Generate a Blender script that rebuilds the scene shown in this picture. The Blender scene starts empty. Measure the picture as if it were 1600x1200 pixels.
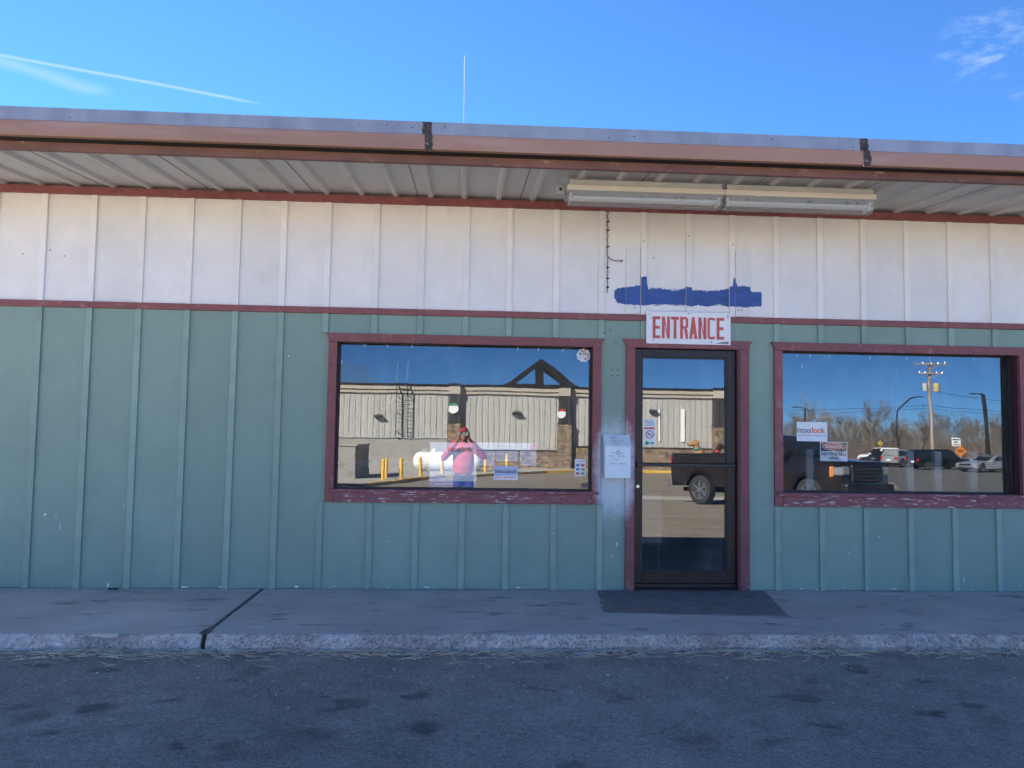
import bpy, bmesh, math, random
from mathutils import Vector, Matrix, noise
rng = random.Random(7)
R_ = math.radians
scene = bpy.context.scene
COL = scene.collection

# ------------------------------------------------------------------ camera
cam = bpy.data.cameras.new('camera')
cam_o = bpy.data.objects.new('camera', cam); COL.objects.link(cam_o)
r = Vector((0.99810248, -0.05971625, 0.01501386)); u = Vector((-0.0187628, -0.06272233, 0.99785463)); f = Vector((0.05864643, 0.99624288, 0.06372376))
cam_o.matrix_world = Matrix(((r.x, u.x, -f.x, 0), (r.y, u.y, -f.y, -7.103), (r.z, u.z, -f.z, 1.353), (0, 0, 0, 1)))
cam.sensor_width = 36; cam.lens = 28.148; cam.clip_start = 0.02; cam.clip_end = 6000
scene.camera = cam_o
scene.render.resolution_x = 1024; scene.render.resolution_y = 768

# ------------------------------------------------------------------ sky + sun
SUN_E, SUN_A = R_(34), R_(45)          # elevation, angle from +y towards -x
sun_dir = Vector((-math.sin(SUN_A) * math.cos(SUN_E), math.cos(SUN_A) * math.cos(SUN_E), math.sin(SUN_E)))
world = bpy.data.worlds.new('World'); scene.world = world; world.use_nodes = True
nt = world.node_tree; nt.nodes.clear()
def N(nt, t, **kw):
    n = nt.nodes.new(t)
    for k, v in kw.items():
        if k.startswith('i_'): n.inputs[k[2:].replace('_', ' ')].default_value = v
        elif k[0] == 'n' and k[1:].isdigit(): n.inputs[int(k[1:])].default_value = v
        else: setattr(n, k, v)
    return n
def mth(nt, op, a, b=None, clamp=False):
    n = nt.nodes.new('ShaderNodeMath'); n.operation = op; n.use_clamp = clamp
    for i, x in enumerate((a, b)):
        if x is None: continue
        if isinstance(x, (int, float)): n.inputs[i].default_value = x
        else: nt.links.new(x, n.inputs[i])
    return n.outputs[0]
def mrange(nt, v, a, b, c=0., d=1., smooth=True):
    n = nt.nodes.new('ShaderNodeMapRange'); n.interpolation_type = 'SMOOTHSTEP' if smooth else 'LINEAR'
    nt.links.new(v, n.inputs[0])
    for i, x in zip((1, 2, 3, 4), (a, b, c, d)): n.inputs[i].default_value = x
    return n.outputs[0]
def vdot(nt, v, c):
    n = nt.nodes.new('ShaderNodeVectorMath'); n.operation = 'DOT_PRODUCT'
    nt.links.new(v, n.inputs[0]); n.inputs[1].default_value = c
    return n.outputs['Value']
sky = N(nt, 'ShaderNodeTexSky', sky_type='NISHITA', sun_disc=False, sun_elevation=SUN_E, sun_rotation=-SUN_A, altitude=1700, air_density=.48, dust_density=0.0, ozone_density=6.0)
tc = N(nt, 'ShaderNodeTexCoord'); D_ = tc.outputs['Generated']
nz = N(nt, 'ShaderNodeTexNoise', i_Scale=9., i_Detail=6., i_Roughness=.62); nt.links.new(D_, nz.inputs['Vector'])
mp = N(nt, 'ShaderNodeMapping'); mp.inputs['Scale'].default_value = (14, 14, 42); nt.links.new(D_, mp.inputs[0])
nz2 = N(nt, 'ShaderNodeTexNoise', i_Scale=1., i_Detail=7., i_Roughness=.68); nt.links.new(mp.outputs[0], nz2.inputs['Vector'])
def streak(a, b, w0, amp, wob):
    a = Vector(a).normalized(); b = Vector(b).normalized(); n = a.cross(b).normalized(); mid = (a + b).normalized(); t = n.cross(mid).normalized()
    ext = max(abs(a.dot(t)), abs(b.dot(t)))
    d = mth(nt, 'ADD', vdot(nt, D_, n), mth(nt, 'MULTIPLY', mth(nt, 'SUBTRACT', nz.outputs['Fac'], .5), wob))
    m = mrange(nt, mth(nt, 'ABSOLUTE', d), 0., w0, 1., 0.)
    al = mrange(nt, mth(nt, 'ABSOLUTE', vdot(nt, D_, t)), ext * .8, ext * 1.1, 1., 0.)
    fr = mrange(nt, vdot(nt, D_, mid), .6, .7, 0., 1.)
    return mth(nt, 'MULTIPLY', mth(nt, 'MULTIPLY', mth(nt, 'MULTIPLY', m, al), fr), amp)
def puff(c, rad, amp, lo=.5, hi=.75):
    c = Vector(c).normalized()
    m = mrange(nt, vdot(nt, D_, c), math.cos(rad), math.cos(rad * .25), 0., 1.)
    return mth(nt, 'MULTIPLY', mth(nt, 'MULTIPLY', m, mrange(nt, nz2.outputs['Fac'], lo, hi, 0., 1.)), amp)
masks = [streak((-.56, .755, .366), (-.241, .897, .370), .0026, .36, .004),
         streak((-.56, .745, .376), (-.383, .8535, .355), .010, .22, .02),
         puff((.5208, .7542, .400), .055, .38, .48, .74), puff((.56, .741, .372), .04, .38, .47, .72),
         puff((-.138, -.988, .07), .03, .6, .35, .6), puff((.2, -.95, .2), .12, .35), puff((.75, -.55, .35), .25, .3), puff((-.8, -.3, .5), .3, .3)]
tot = masks[0]
for m in masks[1:]: tot = mth(nt, 'MAXIMUM', tot, m)
mx = N(nt, 'ShaderNodeMix', data_type='RGBA'); nt.links.new(tot, mx.inputs[0]); tint = N(nt, 'ShaderNodeVectorMath', operation='MULTIPLY'); nt.links.new(sky.outputs[0], tint.inputs[0]); tint.inputs[1].default_value = (.56, .83, .93)
nt.links.new(tint.outputs[0], mx.inputs[6]); mx.inputs[7].default_value = (1.9, 2.2, 2.5, 1)
bg = N(nt, 'ShaderNodeBackground', i_Strength=0.05); nt.links.new(mx.outputs[2], bg.inputs[0])
wo = N(nt, 'ShaderNodeOutputWorld'); nt.links.new(bg.outputs[0], wo.inputs[0])
sl = bpy.data.lights.new('sun', 'SUN'); sl.energy = 5.0; sl.angle = R_(.53); sl.color = (1, .93, .82)
so = bpy.data.objects.new('sun', sl); COL.objects.link(so); so.location = (-30, 30, 40)
so.rotation_euler = sun_dir.to_track_quat('Z', 'Y').to_euler()
vs = scene.view_settings; vs.view_transform = 'Standard'; vs.look = 'None'; vs.gamma = 1; vs.use_curve_mapping = False
vs.exposure = 3.3

# ------------------------------------------------------------------ materials
MATS = {}
def pm(name, col, rough=.6, metal=0., var=.12, vscale=4., stretch=(1, 1, 1), col2=None, m2=(.6, .7), s2=12., st2=None, bump=0., bscale=30., bstretch=None, objvar=.06, spec=.5, coat=0.):
    m = bpy.data.materials.new(name); m.use_nodes = True; MATS[name] = m
    nt = m.node_tree; b = nt.nodes['Principled BSDF']; L = nt.links.new
    b.inputs['Roughness'].default_value = rough; b.inputs['Metallic'].default_value = metal
    b.inputs['Specular IOR Level'].default_value = spec; b.inputs['Coat Weight'].default_value = coat
    tc = N(nt, 'ShaderNodeTexCoord'); oi = N(nt, 'ShaderNodeObjectInfo')
    of = N(nt, 'ShaderNodeVectorMath', operation='ADD'); L(tc.outputs['Object'], of.inputs[0])
    sc = N(nt, 'ShaderNodeVectorMath', operation='SCALE'); sc.inputs[0].default_value = (31, 17, 23); L(oi.outputs['Random'], sc.inputs['Scale']); L(sc.outputs[0], of.inputs[1])
    def noi(scale, st, det=5., ro=.6):
        mp = N(nt, 'ShaderNodeMapping'); mp.inputs['Scale'].default_value = st; L(of.outputs[0], mp.inputs[0])
        n = N(nt, 'ShaderNodeTexNoise', i_Scale=scale, i_Detail=det, i_Roughness=ro); L(mp.outputs[0], n.inputs['Vector']); return n.outputs['Fac']
    n1 = noi(vscale, stretch)
    v = mrange(nt, n1, .3, .7, 1 - var, 1 + var, False)
    v = mth(nt, 'MULTIPLY', v, mrange(nt, oi.outputs['Random'], 0, 1, 1 - objvar, 1 + objvar, False))
    hs = N(nt, 'ShaderNodeVectorMath', operation='SCALE'); hs.inputs[0].default_value = col; L(v, hs.inputs['Scale'])
    out = hs.outputs[0]
    if col2 is not None:
        n2 = noi(s2, st2 or stretch, 6., .65)
        k = mrange(nt, n2, m2[0], m2[1])
        mx = N(nt, 'ShaderNodeMix', data_type='RGBA'); L(k, mx.inputs[0]); L(out, mx.inputs[6]); mx.inputs[7].default_value = (*col2, 1); out = mx.outputs[2]
    L(out, b.inputs['Base Color'])
    rr = mrange(nt, n1, .3, .7, max(0, rough - .08), min(1, rough + .08), False); L(rr, b.inputs['Roughness'])
    if bump:
        bn = noi(bscale, bstretch or stretch, 4.)
        bp = N(nt, 'ShaderNodeBump', i_Strength=1., i_Distance=bump); L(bn, bp.inputs['Height']); L(bp.outputs[0], b.inputs['Normal'])
    m['_'] = 1
    return m
pm('green', (.21, .315, .262), .62, var=.08, vscale=2.2, bump=.0022, bscale=7, bstretch=(1.2, 1, 16), objvar=.05, col2=(.19, .295, .247), m2=(.52, .75), s2=1.3, st2=(1, 1, .5))
pm('green_trim', (.22, .33, .275), .6, var=.12, vscale=5, bump=.0012, bscale=14, bstretch=(6, 6, 1), objvar=.09, col2=(.55, .58, .58), m2=(.735, .76), s2=26, st2=(1, 1, .4))
pm('white', (.74, .735, .715), .6, var=.06, vscale=2.5, bump=.0028, bscale=7, bstretch=(1, 1, 18), objvar=.035, col2=(.46, .42, .37), m2=(.6, .85), s2=1.6, st2=(1, 1, .4))
pm('white_trim', (.75, .745, .725), .6, var=.06, vscale=5, bump=.001, bscale=14, bstretch=(6, 6, 1), objvar=.05, col2=(.3, .24, .2), m2=(.74, .77), s2=22)
pm('maroon', (.21, .062, .062), .55, var=.2, vscale=6, stretch=(1, 1, 1), bump=.0012, bscale=18, bstretch=(1, 4, 4), col2=(.30, .15, .15), m2=(.55, .72), s2=9, objvar=.1)
pm('maroon_worn', (.23, .075, .085), .65, var=.25, vscale=7, bump=.003, bscale=22, bstretch=(.4, 3, 3), col2=(.55, .52, .50), m2=(.585, .63), s2=26, st2=(.35, 2.2, 2.2), objvar=.1)
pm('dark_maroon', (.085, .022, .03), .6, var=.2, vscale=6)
pm('fascia_brown', (.31, .172, .118), .5, var=.1, vscale=2.5, stretch=(.4, 1, 1), col2=(.36, .24, .2), m2=(.5, .8), s2=3, st2=(.3, 1, 2))
pm('beam_brown', (.17, .075, .055), .6, var=.35, vscale=5, stretch=(.5, 1, 1), col2=(.3, .2, .16), m2=(.6, .72), s2=14, st2=(.6, 1, 1))
pm('galv', (.32, .34, .37), .45, .35, var=.14, vscale=6, stretch=(1, 1, .5), col2=(.16, .15, .15), m2=(.68, .78), s2=20, bump=.0006, bscale=20)
pm('soffit', (.47, .475, .47), .5, .1, var=.1, vscale=3, stretch=(1, .3, 1), col2=(.22, .2, .18), m2=(.6, .8), s2=3, st2=(1, .4, 1))
pm('lapgrey', (.2, .2, .2), .6)
pm('tape_dark', (.05, .042, .042), .9, var=.5, vscale=40, bump=.003, bscale=60, col2=(.34, .3, .29), m2=(.58, .68), s2=45)
pm('bronze', (.028, .026, .026), .42, .6, var=.2, vscale=8, col2=(.08, .072, .065), m2=(.68, .8), s2=14)
pm('black', (.012, .012, .013), .45, var=.2)
pm('blackmatte', (.008, .008, .009), .9, var=.1)
pm('steel', (.55, .55, .56), .3, .9, var=.1)
pm('concrete', (.54, .485, .44), .88, var=.16, vscale=1.6, col2=(.23, .205, .19), m2=(.54, .72), s2=3.4, st2=(.7, 1.7, 1), bump=.003, bscale=90)
pm('kerb', (.50, .46, .43), .92, var=.3, vscale=14, col2=(.17, .13, .115), m2=(.56, .64), s2=34, bump=.012, bscale=55)
pm('crack', (.12, .11, .10), .95, var=.4, vscale=30, bump=.006, bscale=60)
pm('mat', (.19, .172, .168), .92, var=.25, vscale=8, col2=(.26, .24, .23), m2=(.6, .8), s2=16, bump=.003, bscale=160)
pm('signwhite', (.72, .72, .72), .45, var=.05, vscale=5, col2=(.42, .36, .3), m2=(.70, .76), s2=13)
pm('paper', (.74, .76, .78), .5, var=.03)
pm('paperblue', (.42, .50, .62), .5, var=.06)
pm('letterred', (.50, .085, .07), .5, var=.18, vscale=14)
pm('ink', (.02, .022, .03), .6, var=.1)
pm('inksoft', (.22, .24, .28), .6, var=.2)
pm('orangeink', (.75, .16, .03), .5, var=.05)
pm('pinkink', (.75, .1, .35), .5, var=.05)
pm('redink', (.5, .03, .03), .5, var=.05)
pm('greenink', (.04, .3, .16), .5, var=.05)
pm('blueink', (.02, .12, .48), .5, var=.05)
pm('bluepaint', (.020, .072, .28), .5, var=.22, vscale=6, stretch=(.4, 1, 5), col2=(.055, .115, .33), m2=(.52, .72), s2=8, st2=(.35, 1, 9), bump=.001, bscale=22, bstretch=(.5, 1, 4), objvar=.12)
pm('fixture', (.58, .54, .46), .45, var=.06, vscale=3)
pm('interior', (.2, .19, .18), .8, var=.1)
pm('interior_pale', (.26, .27, .27), .7, var=.06)
pm('carpet', (.03, .035, .05), .95, var=.2)
pm('lot', (.215, .18, .138), .95, var=.16, vscale=.5, col2=(.14, .12, .10), m2=(.5, .68), s2=1.1, bump=.012, bscale=9)
pm('asphalt_far', (.085, .083, .082), .9, var=.2, vscale=.5, col2=(.12, .112, .105), m2=(.5, .7), s2=.9, bump=.01, bscale=12)
pm('dirt', (.2, .145, .095), .95, var=.25, vscale=.15, col2=(.2, .16, .1), m2=(.5, .7), s2=.6, bump=.05, bscale=2)
pm('concrete_far', (.36, .335, .29), .9, var=.15, vscale=.7)
pm('yellow', (.72, .42, .045), .6, var=.12, vscale=4)
pm('siding', (.44, .43, .395), .5, .05, var=.05, vscale=1.5, objvar=.05)
pm('trimband', (.42, .38, .32), .6, var=.06)
pm('charcoal', (.055, .05, .055), .5, .2, var=.12, objvar=.1)
pm('blockgrey', (.30, .28, .255), .85, var=.14, vscale=.8, col2=(.22, .2, .18), m2=(.5, .7), s2=2)
pm('transgrey', (.42, .43, .43), .5, var=.1)
pm('transyellow', (.42, .34, .16), .5, var=.1)
pm('tankwhite', (.78, .78, .76), .35, var=.05)
pm('red_cap', (.28, .015, .03), .8, var=.1)
pm('skin', (.32, .16, .10), .55, var=.06)
pm('coral', (.46, .055, .06), .85, var=.1, vscale=7, bump=.008, bscale=14)
pm('denim', (.02, .022, .03), .85, var=.2, vscale=10)
pm('truckpaint', (.014, .009, .009), .12, .3, var=.1, coat=.6)
pm('carblack', (.01, .011, .014), .22, .3, var=.1, coat=.6)
pm('cargrey', (.07, .072, .075), .25, .5, var=.1, coat=.6)
pm('carsilver', (.45, .47, .5), .28, .6, var=.05, coat=.5)
pm('carwhite', (.74, .74, .73), .25, var=.03, coat=.6)
pm('carglass', (.012, .016, .02), .06, 0, var=.05, spec=.9)
pm('tyre', (.02, .02, .02), .85, var=.25, vscale=20)
pm('rim', (.5, .51, .53), .25, .9, var=.05)
pm('lampclear', (.35, .36, .38), .12, .5, var=.1, vscale=20)
pm('lampred', (.45, .01, .015), .15, var=.1)
pm('lamporange', (.62, .19, .03), .2, var=.1)
pm('wood_pole', (.25, .16, .11), .85, var=.25, vscale=3, stretch=(3, 3, .3), col2=(.36, .33, .3), m2=(.45, .6), s2=2, st2=(3, 3, .15))
pm('bark', (.16, .125, .10), .9, var=.2, objvar=.2)
pm('twig', (.13, .108, .095), .9, var=.2, objvar=.22)
pm('twigpale', (.2, .17, .145), .9, var=.2, objvar=.2)
pm('fur_tan', (.36, .2, .1), .9, var=.3, vscale=12, col2=(.05, .03, .025), m2=(.58, .66), s2=5)
pm('fur_dark', (.02, .014, .012), .9, var=.3, vscale=12, col2=(.2, .1, .06), m2=(.62, .68), s2=5)
pm('teal', (.05, .2, .17), .8, var=.1)
pm('drygrass', (.62, .53, .38), .9, var=.35, vscale=9)
pm('cable', (.02, .018, .016), .7)
pm('hole', (.008, .007, .007), .9)
pm('patchwhite', (.72, .715, .70), .6, var=.05, bump=.0006, bscale=10, bstretch=(1, 1, 8))
def overspray(name, src, boxy=True):
    m = MATS[src].copy(); m.name = name; nt = m.node_tree; b = nt.nodes['Principled BSDF']; L = nt.links.new; old = b.inputs['Base Color'].links[0].from_socket
    tc = N(nt, 'ShaderNodeTexCoord'); sp = N(nt, 'ShaderNodeSeparateXYZ'); L(tc.outputs['Object'], sp.inputs[0])
    dx = mth(nt, 'SUBTRACT', mth(nt, 'ABSOLUTE', mth(nt, 'SUBTRACT', sp.outputs['X'], 1.345 - .5)), .10)
    dz = mth(nt, 'SUBTRACT', mth(nt, 'ABSOLUTE', mth(nt, 'SUBTRACT', sp.outputs['Z'], 1.05)), .20)
    d = mth(nt, 'ADD', mth(nt, 'MAXIMUM', dx, 0.), mth(nt, 'MULTIPLY', mth(nt, 'MAXIMUM', dz, 0.), .38))
    nz = N(nt, 'ShaderNodeTexNoise', i_Scale=9., i_Detail=6., i_Roughness=.7); L(tc.outputs['Object'], nz.inputs['Vector'])
    fn = N(nt, 'ShaderNodeTexNoise', i_Scale=260., i_Detail=2.); L(tc.outputs['Object'], fn.inputs['Vector'])
    k = mth(nt, 'ADD', d, mth(nt, 'MULTIPLY', mth(nt, 'SUBTRACT', nz.outputs['Fac'], .5), .14)); k = mth(nt, 'ADD', k, mth(nt, 'MULTIPLY', mth(nt, 'SUBTRACT', fn.outputs['Fac'], .5), .10))
    k = mrange(nt, k, .0, .13, .78, 0.)
    mx = N(nt, 'ShaderNodeMix', data_type='RGBA'); L(k, mx.inputs[0]); L(old, mx.inputs[6]); mx.inputs[7].default_value = (.62, .70, .74, 1); L(mx.outputs[2], b.inputs['Base Color']); MATS[name] = m
overspray('green_spray', 'green'); overspray('maroon_spray', 'maroon')
pm('boxblue', (.66, .76, .80), .45, var=.04, col2=(.5, .55, .56), m2=(.66, .75), s2=9)
def kerb_mat():
    m = bpy.data.materials.new('kerb_face'); m.use_nodes = True; nt = m.node_tree; b = nt.nodes['Principled BSDF']; L = nt.links.new
    P = N(nt, 'ShaderNodeTexCoord').outputs['Object']
    n1 = N(nt, 'ShaderNodeTexNoise', i_Scale=2.2, i_Detail=6., i_Roughness=.65); L(P, n1.inputs['Vector'])
    n2 = N(nt, 'ShaderNodeTexNoise', i_Scale=24., i_Detail=5., i_Roughness=.7); L(P, n2.inputs['Vector'])
    vo = N(nt, 'ShaderNodeTexVoronoi', i_Scale=64.); L(P, vo.inputs['Vector'])
    rn = N(nt, 'ShaderNodeSeparateColor'); L(vo.outputs['Color'], rn.inputs[0])
    st = mth(nt, 'MULTIPLY', mrange(nt, vo.outputs['Distance'], .30, .48, 1, 0), mrange(nt, rn.outputs[0], .40, .50))
    st = mth(nt, 'MULTIPLY', st, mrange(nt, n1.outputs['Fac'], .30, .60, .25, .95))
    base = N(nt, 'ShaderNodeMix', data_type='RGBA'); L(mrange(nt, n1.outputs['Fac'], .35, .68), base.inputs[0]); base.inputs[6].default_value = (.60, .55, .50, 1); base.inputs[7].default_value = (.36, .30, .26, 1)
    sc = N(nt, 'ShaderNodeVectorMath', operation='SCALE'); L(base.outputs[2], sc.inputs[0]); L(mrange(nt, n2.outputs['Fac'], .3, .7, .6, 1.3, False), sc.inputs['Scale'])
    stc = N(nt, 'ShaderNodeMix', data_type='RGBA'); L(rn.outputs[1], stc.inputs[0]); stc.inputs[6].default_value = (.16, .14, .13, 1); stc.inputs[7].default_value = (.36, .25, .19, 1)
    mx = N(nt, 'ShaderNodeMix', data_type='RGBA'); L(st, mx.inputs[0]); L(sc.outputs[0], mx.inputs[6]); L(stc.outputs[2], mx.inputs[7]); L(mx.outputs[2], b.inputs['Base Color']); b.inputs['Roughness'].default_value = .93
    bp = N(nt, 'ShaderNodeBump', i_Distance=.012); L(mth(nt, 'ADD', n2.outputs['Fac'], mth(nt, 'MULTIPLY', st, .5)), bp.inputs['Height']); L(bp.outputs[0], b.inputs['Normal']); MATS['kerb_face'] = m
kerb_mat()
# stone veneer
def stone_mat():
    m = bpy.data.materials.new('stone'); m.use_nodes = True; nt = m.node_tree; b = nt.nodes['Principled BSDF']; L = nt.links.new
    tc = N(nt, 'ShaderNodeTexCoord'); sp = N(nt, 'ShaderNodeSeparateXYZ'); L(tc.outputs['Object'], sp.inputs[0])
    cb = N(nt, 'ShaderNodeCombineXYZ'); L(mth(nt, 'ADD', sp.outputs['X'], sp.outputs['Y']), cb.inputs[0]); L(sp.outputs['Z'], cb.inputs[1])
    br = N(nt, 'ShaderNodeTexBrick', i_Scale=1., i_Mortar_Size=.012, i_Brick_Width=.5, i_Row_Height=.11); br.offset = .37; br.squash = .6; br.squash_frequency = 3
    br.inputs['Color1'].default_value = (.33, .22, .13, 1); br.inputs['Color2'].default_value = (.16, .13, .11, 1); br.inputs['Mortar'].default_value = (.06, .05, .04, 1)
    nz = N(nt, 'ShaderNodeTexNoise', i_Scale=3.5, i_Detail=4.); L(tc.outputs['Object'], nz.inputs['Vector'])
    mxv = N(nt, 'ShaderNodeVectorMath', operation='MULTIPLY_ADD'); L(nz.outputs['Color'], mxv.inputs[0]); mxv.inputs[1].default_value = (.12, .05, 0); L(cb.outputs[0], mxv.inputs[2])
    L(mxv.outputs[0], br.inputs['Vector'])
    hs = N(nt, 'ShaderNodeVectorMath', operation='SCALE'); L(br.outputs['Color'], hs.inputs[0]); L(mrange(nt, nz.outputs['Fac'], .3, .7, .55, 1.6, False), hs.inputs['Scale'])
    L(hs.outputs[0], b.inputs['Base Color']); b.inputs['Roughness'].default_value = .9
    bp = N(nt, 'ShaderNodeBump', i_Distance=.04); L(br.outputs['Fac'], bp.inputs['Height']); bp.invert = True; L(bp.outputs[0], b.inputs['Normal'])
    MATS['stone'] = m
stone_mat()
def glass_mat(name, refl, trans, wav):
    m = bpy.data.materials.new(name); m.use_nodes = True; nt = m.node_tree; nt.nodes.clear(); L = nt.links.new
    o = N(nt, 'ShaderNodeOutputMaterial'); g = N(nt, 'ShaderNodeBsdfGlossy', i_Roughness=0.); g.inputs['Color'].default_value = (*refl, 1)
    t = N(nt, 'ShaderNodeBsdfTransparent'); t.inputs['Color'].default_value = (*trans, 1)
    a = N(nt, 'ShaderNodeAddShader'); L(g.outputs[0], a.inputs[0]); L(t.outputs[0], a.inputs[1])
    tc = N(nt, 'ShaderNodeTexCoord'); md = N(nt, 'ShaderNodeMapping'); md.inputs['Scale'].default_value = (1, 1, .45); L(tc.outputs['Object'], md.inputs[0])
    dn = N(nt, 'ShaderNodeTexNoise', i_Scale=5., i_Detail=7., i_Roughness=.72); L(md.outputs[0], dn.inputs['Vector'])
    df = N(nt, 'ShaderNodeBsdfDiffuse'); L(mrange(nt, dn.outputs['Fac'], .42, .75, .004, .05), df.inputs['Color'])
    a2 = N(nt, 'ShaderNodeAddShader'); L(a.outputs[0], a2.inputs[0]); L(df.outputs[0], a2.inputs[1]); L(a2.outputs[0], o.inputs[0])
    tc = N(nt, 'ShaderNodeTexCoord'); mp = N(nt, 'ShaderNodeMapping'); mp.inputs['Scale'].default_value = (1.9, 1, 1.0); L(tc.outputs['Object'], mp.inputs[0])
    nz = N(nt, 'ShaderNodeTexNoise', i_Scale=1.7, i_Detail=1.5, i_Roughness=.4); L(mp.outputs[0], nz.inputs['Vector'])
    bp = N(nt, 'ShaderNodeBump', i_Strength=1., i_Distance=wav); L(nz.outputs['Fac'], bp.inputs['Height']); L(bp.outputs[0], g.inputs['Normal'])
    MATS[name] = m
glass_mat('glass', (.104, .109, .114), (.74, .76, .76), .00035)
glass_mat('doorglass', (.104, .109, .114), (.6, .62, .63), .00012)
def clear_mat(name, c, gl=.0):
    m = bpy.data.materials.new(name); m.use_nodes = True; nt = m.node_tree; nt.nodes.clear(); L = nt.links.new
    o = N(nt, 'ShaderNodeOutputMaterial'); t = N(nt, 'ShaderNodeBsdfTransparent'); t.inputs['Color'].default_value = (*c, 1)
    d = N(nt, 'ShaderNodeBsdfPrincipled', i_Roughness=.15); d.inputs['Base Color'].default_value = (.5, .5, .48, 1)
    mx = N(nt, 'ShaderNodeMixShader'); mx.inputs[0].default_value = gl; L(t.outputs[0], mx.inputs[1]); L(d.outputs[0], mx.inputs[2]); L(mx.outputs[0], o.inputs[0]); MATS[name] = m
clear_mat('clear', (1, 1, 1)); clear_mat('diffuser', (.85, .85, .83), .32)
def asphalt_mat():
    m = bpy.data.materials.new('asphalt'); m.use_nodes = True; nt = m.node_tree; b = nt.nodes['Principled BSDF']; L = nt.links.new
    tc = N(nt, 'ShaderNodeTexCoord'); P = tc.outputs['Object']
    def noi(s, d=5., ro=.6, sv=None):
        src = P
        if sv:
            mp = N(nt, 'ShaderNodeMapping'); mp.inputs['Scale'].default_value = sv; L(P, mp.inputs[0]); src = mp.outputs[0]
        n = N(nt, 'ShaderNodeTexNoise', i_Scale=s, i_Detail=d, i_Roughness=ro); L(src, n.inputs['Vector']); return n
    big = noi(.35).outputs['Fac']; mid = noi(3.2, 6, .7).outputs['Fac']; fine = noi(140, 3).outputs['Fac']
    v = mth(nt, 'MULTIPLY', mrange(nt, big, .3, .7, .8, 1.25, False), mrange(nt, mid, .3, .7, .75, 1.25, False))
    v = mth(nt, 'MULTIPLY', v, mrange(nt, fine, .32, .68, .55, 1.5, False))
    wob = noi(5., 3)
    dv = N(nt, 'ShaderNodeVectorMath', operation='MULTIPLY_ADD'); L(wob.outputs['Color'], dv.inputs[0]); dv.inputs[1].default_value = (.22, .22, 0); L(P, dv.inputs[2])
    stain = None
    for (x, y, rx, ry) in STAINS:
        s = N(nt, 'ShaderNodeVectorMath', operation='SUBTRACT'); L(dv.outputs[0], s.inputs[0]); s.inputs[1].default_value = (x + .11, y + .11, 0)
        q = N(nt, 'ShaderNodeVectorMath', operation='MULTIPLY'); L(s.outputs[0], q.inputs[0]); q.inputs[1].default_value = (1 / rx, 1 / ry, 0)
        l = N(nt, 'ShaderNodeVectorMath', operation='LENGTH'); L(q.outputs[0], l.inputs[0])
        k = mrange(nt, l.outputs['Value'], .35, 1.25, 1, 0)
        stain = k if stain is None else mth(nt, 'MAXIMUM', stain, k)
    vs_ = N(nt, 'ShaderNodeTexVoronoi', voronoi_dimensions='2D', i_Scale=2.6); L(dv.outputs[0], vs_.inputs['Vector'])
    cs = N(nt, 'ShaderNodeSeparateColor'); L(vs_.outputs['Color'], cs.inputs[0])
    rad = mth(nt, 'MULTIPLY', mth(nt, 'MULTIPLY', cs.outputs[0], cs.outputs[0]), .24)
    spot = mth(nt, 'MULTIPLY', mrange(nt, mth(nt, 'SUBTRACT', vs_.outputs['Distance'], rad), -.05, .01, 1, 0), mrange(nt, noi(.55, 2).outputs['Fac'], .45, .55))
    stain = mth(nt, 'MAXIMUM', stain, mth(nt, 'MULTIPLY', spot, .75))
    sp = mrange(nt, noi(2.1, 3, .5, (1, 1.6, 1)).outputs['Fac'], .66, .70)
    stain = mth(nt, 'MAXIMUM', stain, mth(nt, 'MULTIPLY', sp, .8))
    v = mth(nt, 'MULTIPLY', v, mth(nt, 'SUBTRACT', 1, mth(nt, 'MULTIPLY', mth(nt, 'MULTIPLY', stain, mrange(nt, noi(1.4, 4).outputs['Fac'], .3, .7, .3, 1.)), .72)))
    crk = N(nt, 'ShaderNodeTexVoronoi', voronoi_dimensions='2D', feature='DISTANCE_TO_EDGE', i_Scale=.55); L(dv.outputs[0], crk.inputs['Vector'])
    ck = mth(nt, 'MULTIPLY', mrange(nt, crk.outputs['Distance'], .0015, .005, 1, 0), mrange(nt, noi(.9, 3).outputs['Fac'], .5, .58))
    v = mth(nt, 'MULTIPLY', v, mth(nt, 'SUBTRACT', 1, mth(nt, 'MULTIPLY', ck, .28)))
    v = mth(nt, 'MULTIPLY', v, mrange(nt, noi(45, 3, .6).outputs['Fac'], .3, .7, .72, 1.28, False))
    hs = N(nt, 'ShaderNodeVectorMath', operation='SCALE'); hs.inputs[0].default_value = (.262, .224, .19); L(v, hs.inputs['Scale'])
    vo = N(nt, 'ShaderNodeTexVoronoi', voronoi_dimensions='2D', i_Scale=26.); L(P, vo.inputs['Vector'])
    grit = mth(nt, 'MULTIPLY', mrange(nt, vo.outputs['Distance'], .03, .07, 1, 0), mrange(nt, noi(1.1).outputs['Fac'], .5, .62))
    mx = N(nt, 'ShaderNodeMix', data_type='RGBA'); L(grit, mx.inputs[0]); L(hs.outputs[0], mx.inputs[6]); mx.inputs[7].default_value = (.5, .47, .42, 1)
    L(mx.outputs[2], b.inputs['Base Color']); L(mth(nt, 'SUBTRACT', .93, mth(nt, 'MULTIPLY', stain, .2)), b.inputs['Roughness'])
    bp = N(nt, 'ShaderNodeBump', i_Distance=.004); L(fine, bp.inputs['Height']); L(bp.outputs[0], b.inputs['Normal'])
    MATS['asphalt'] = m
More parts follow.
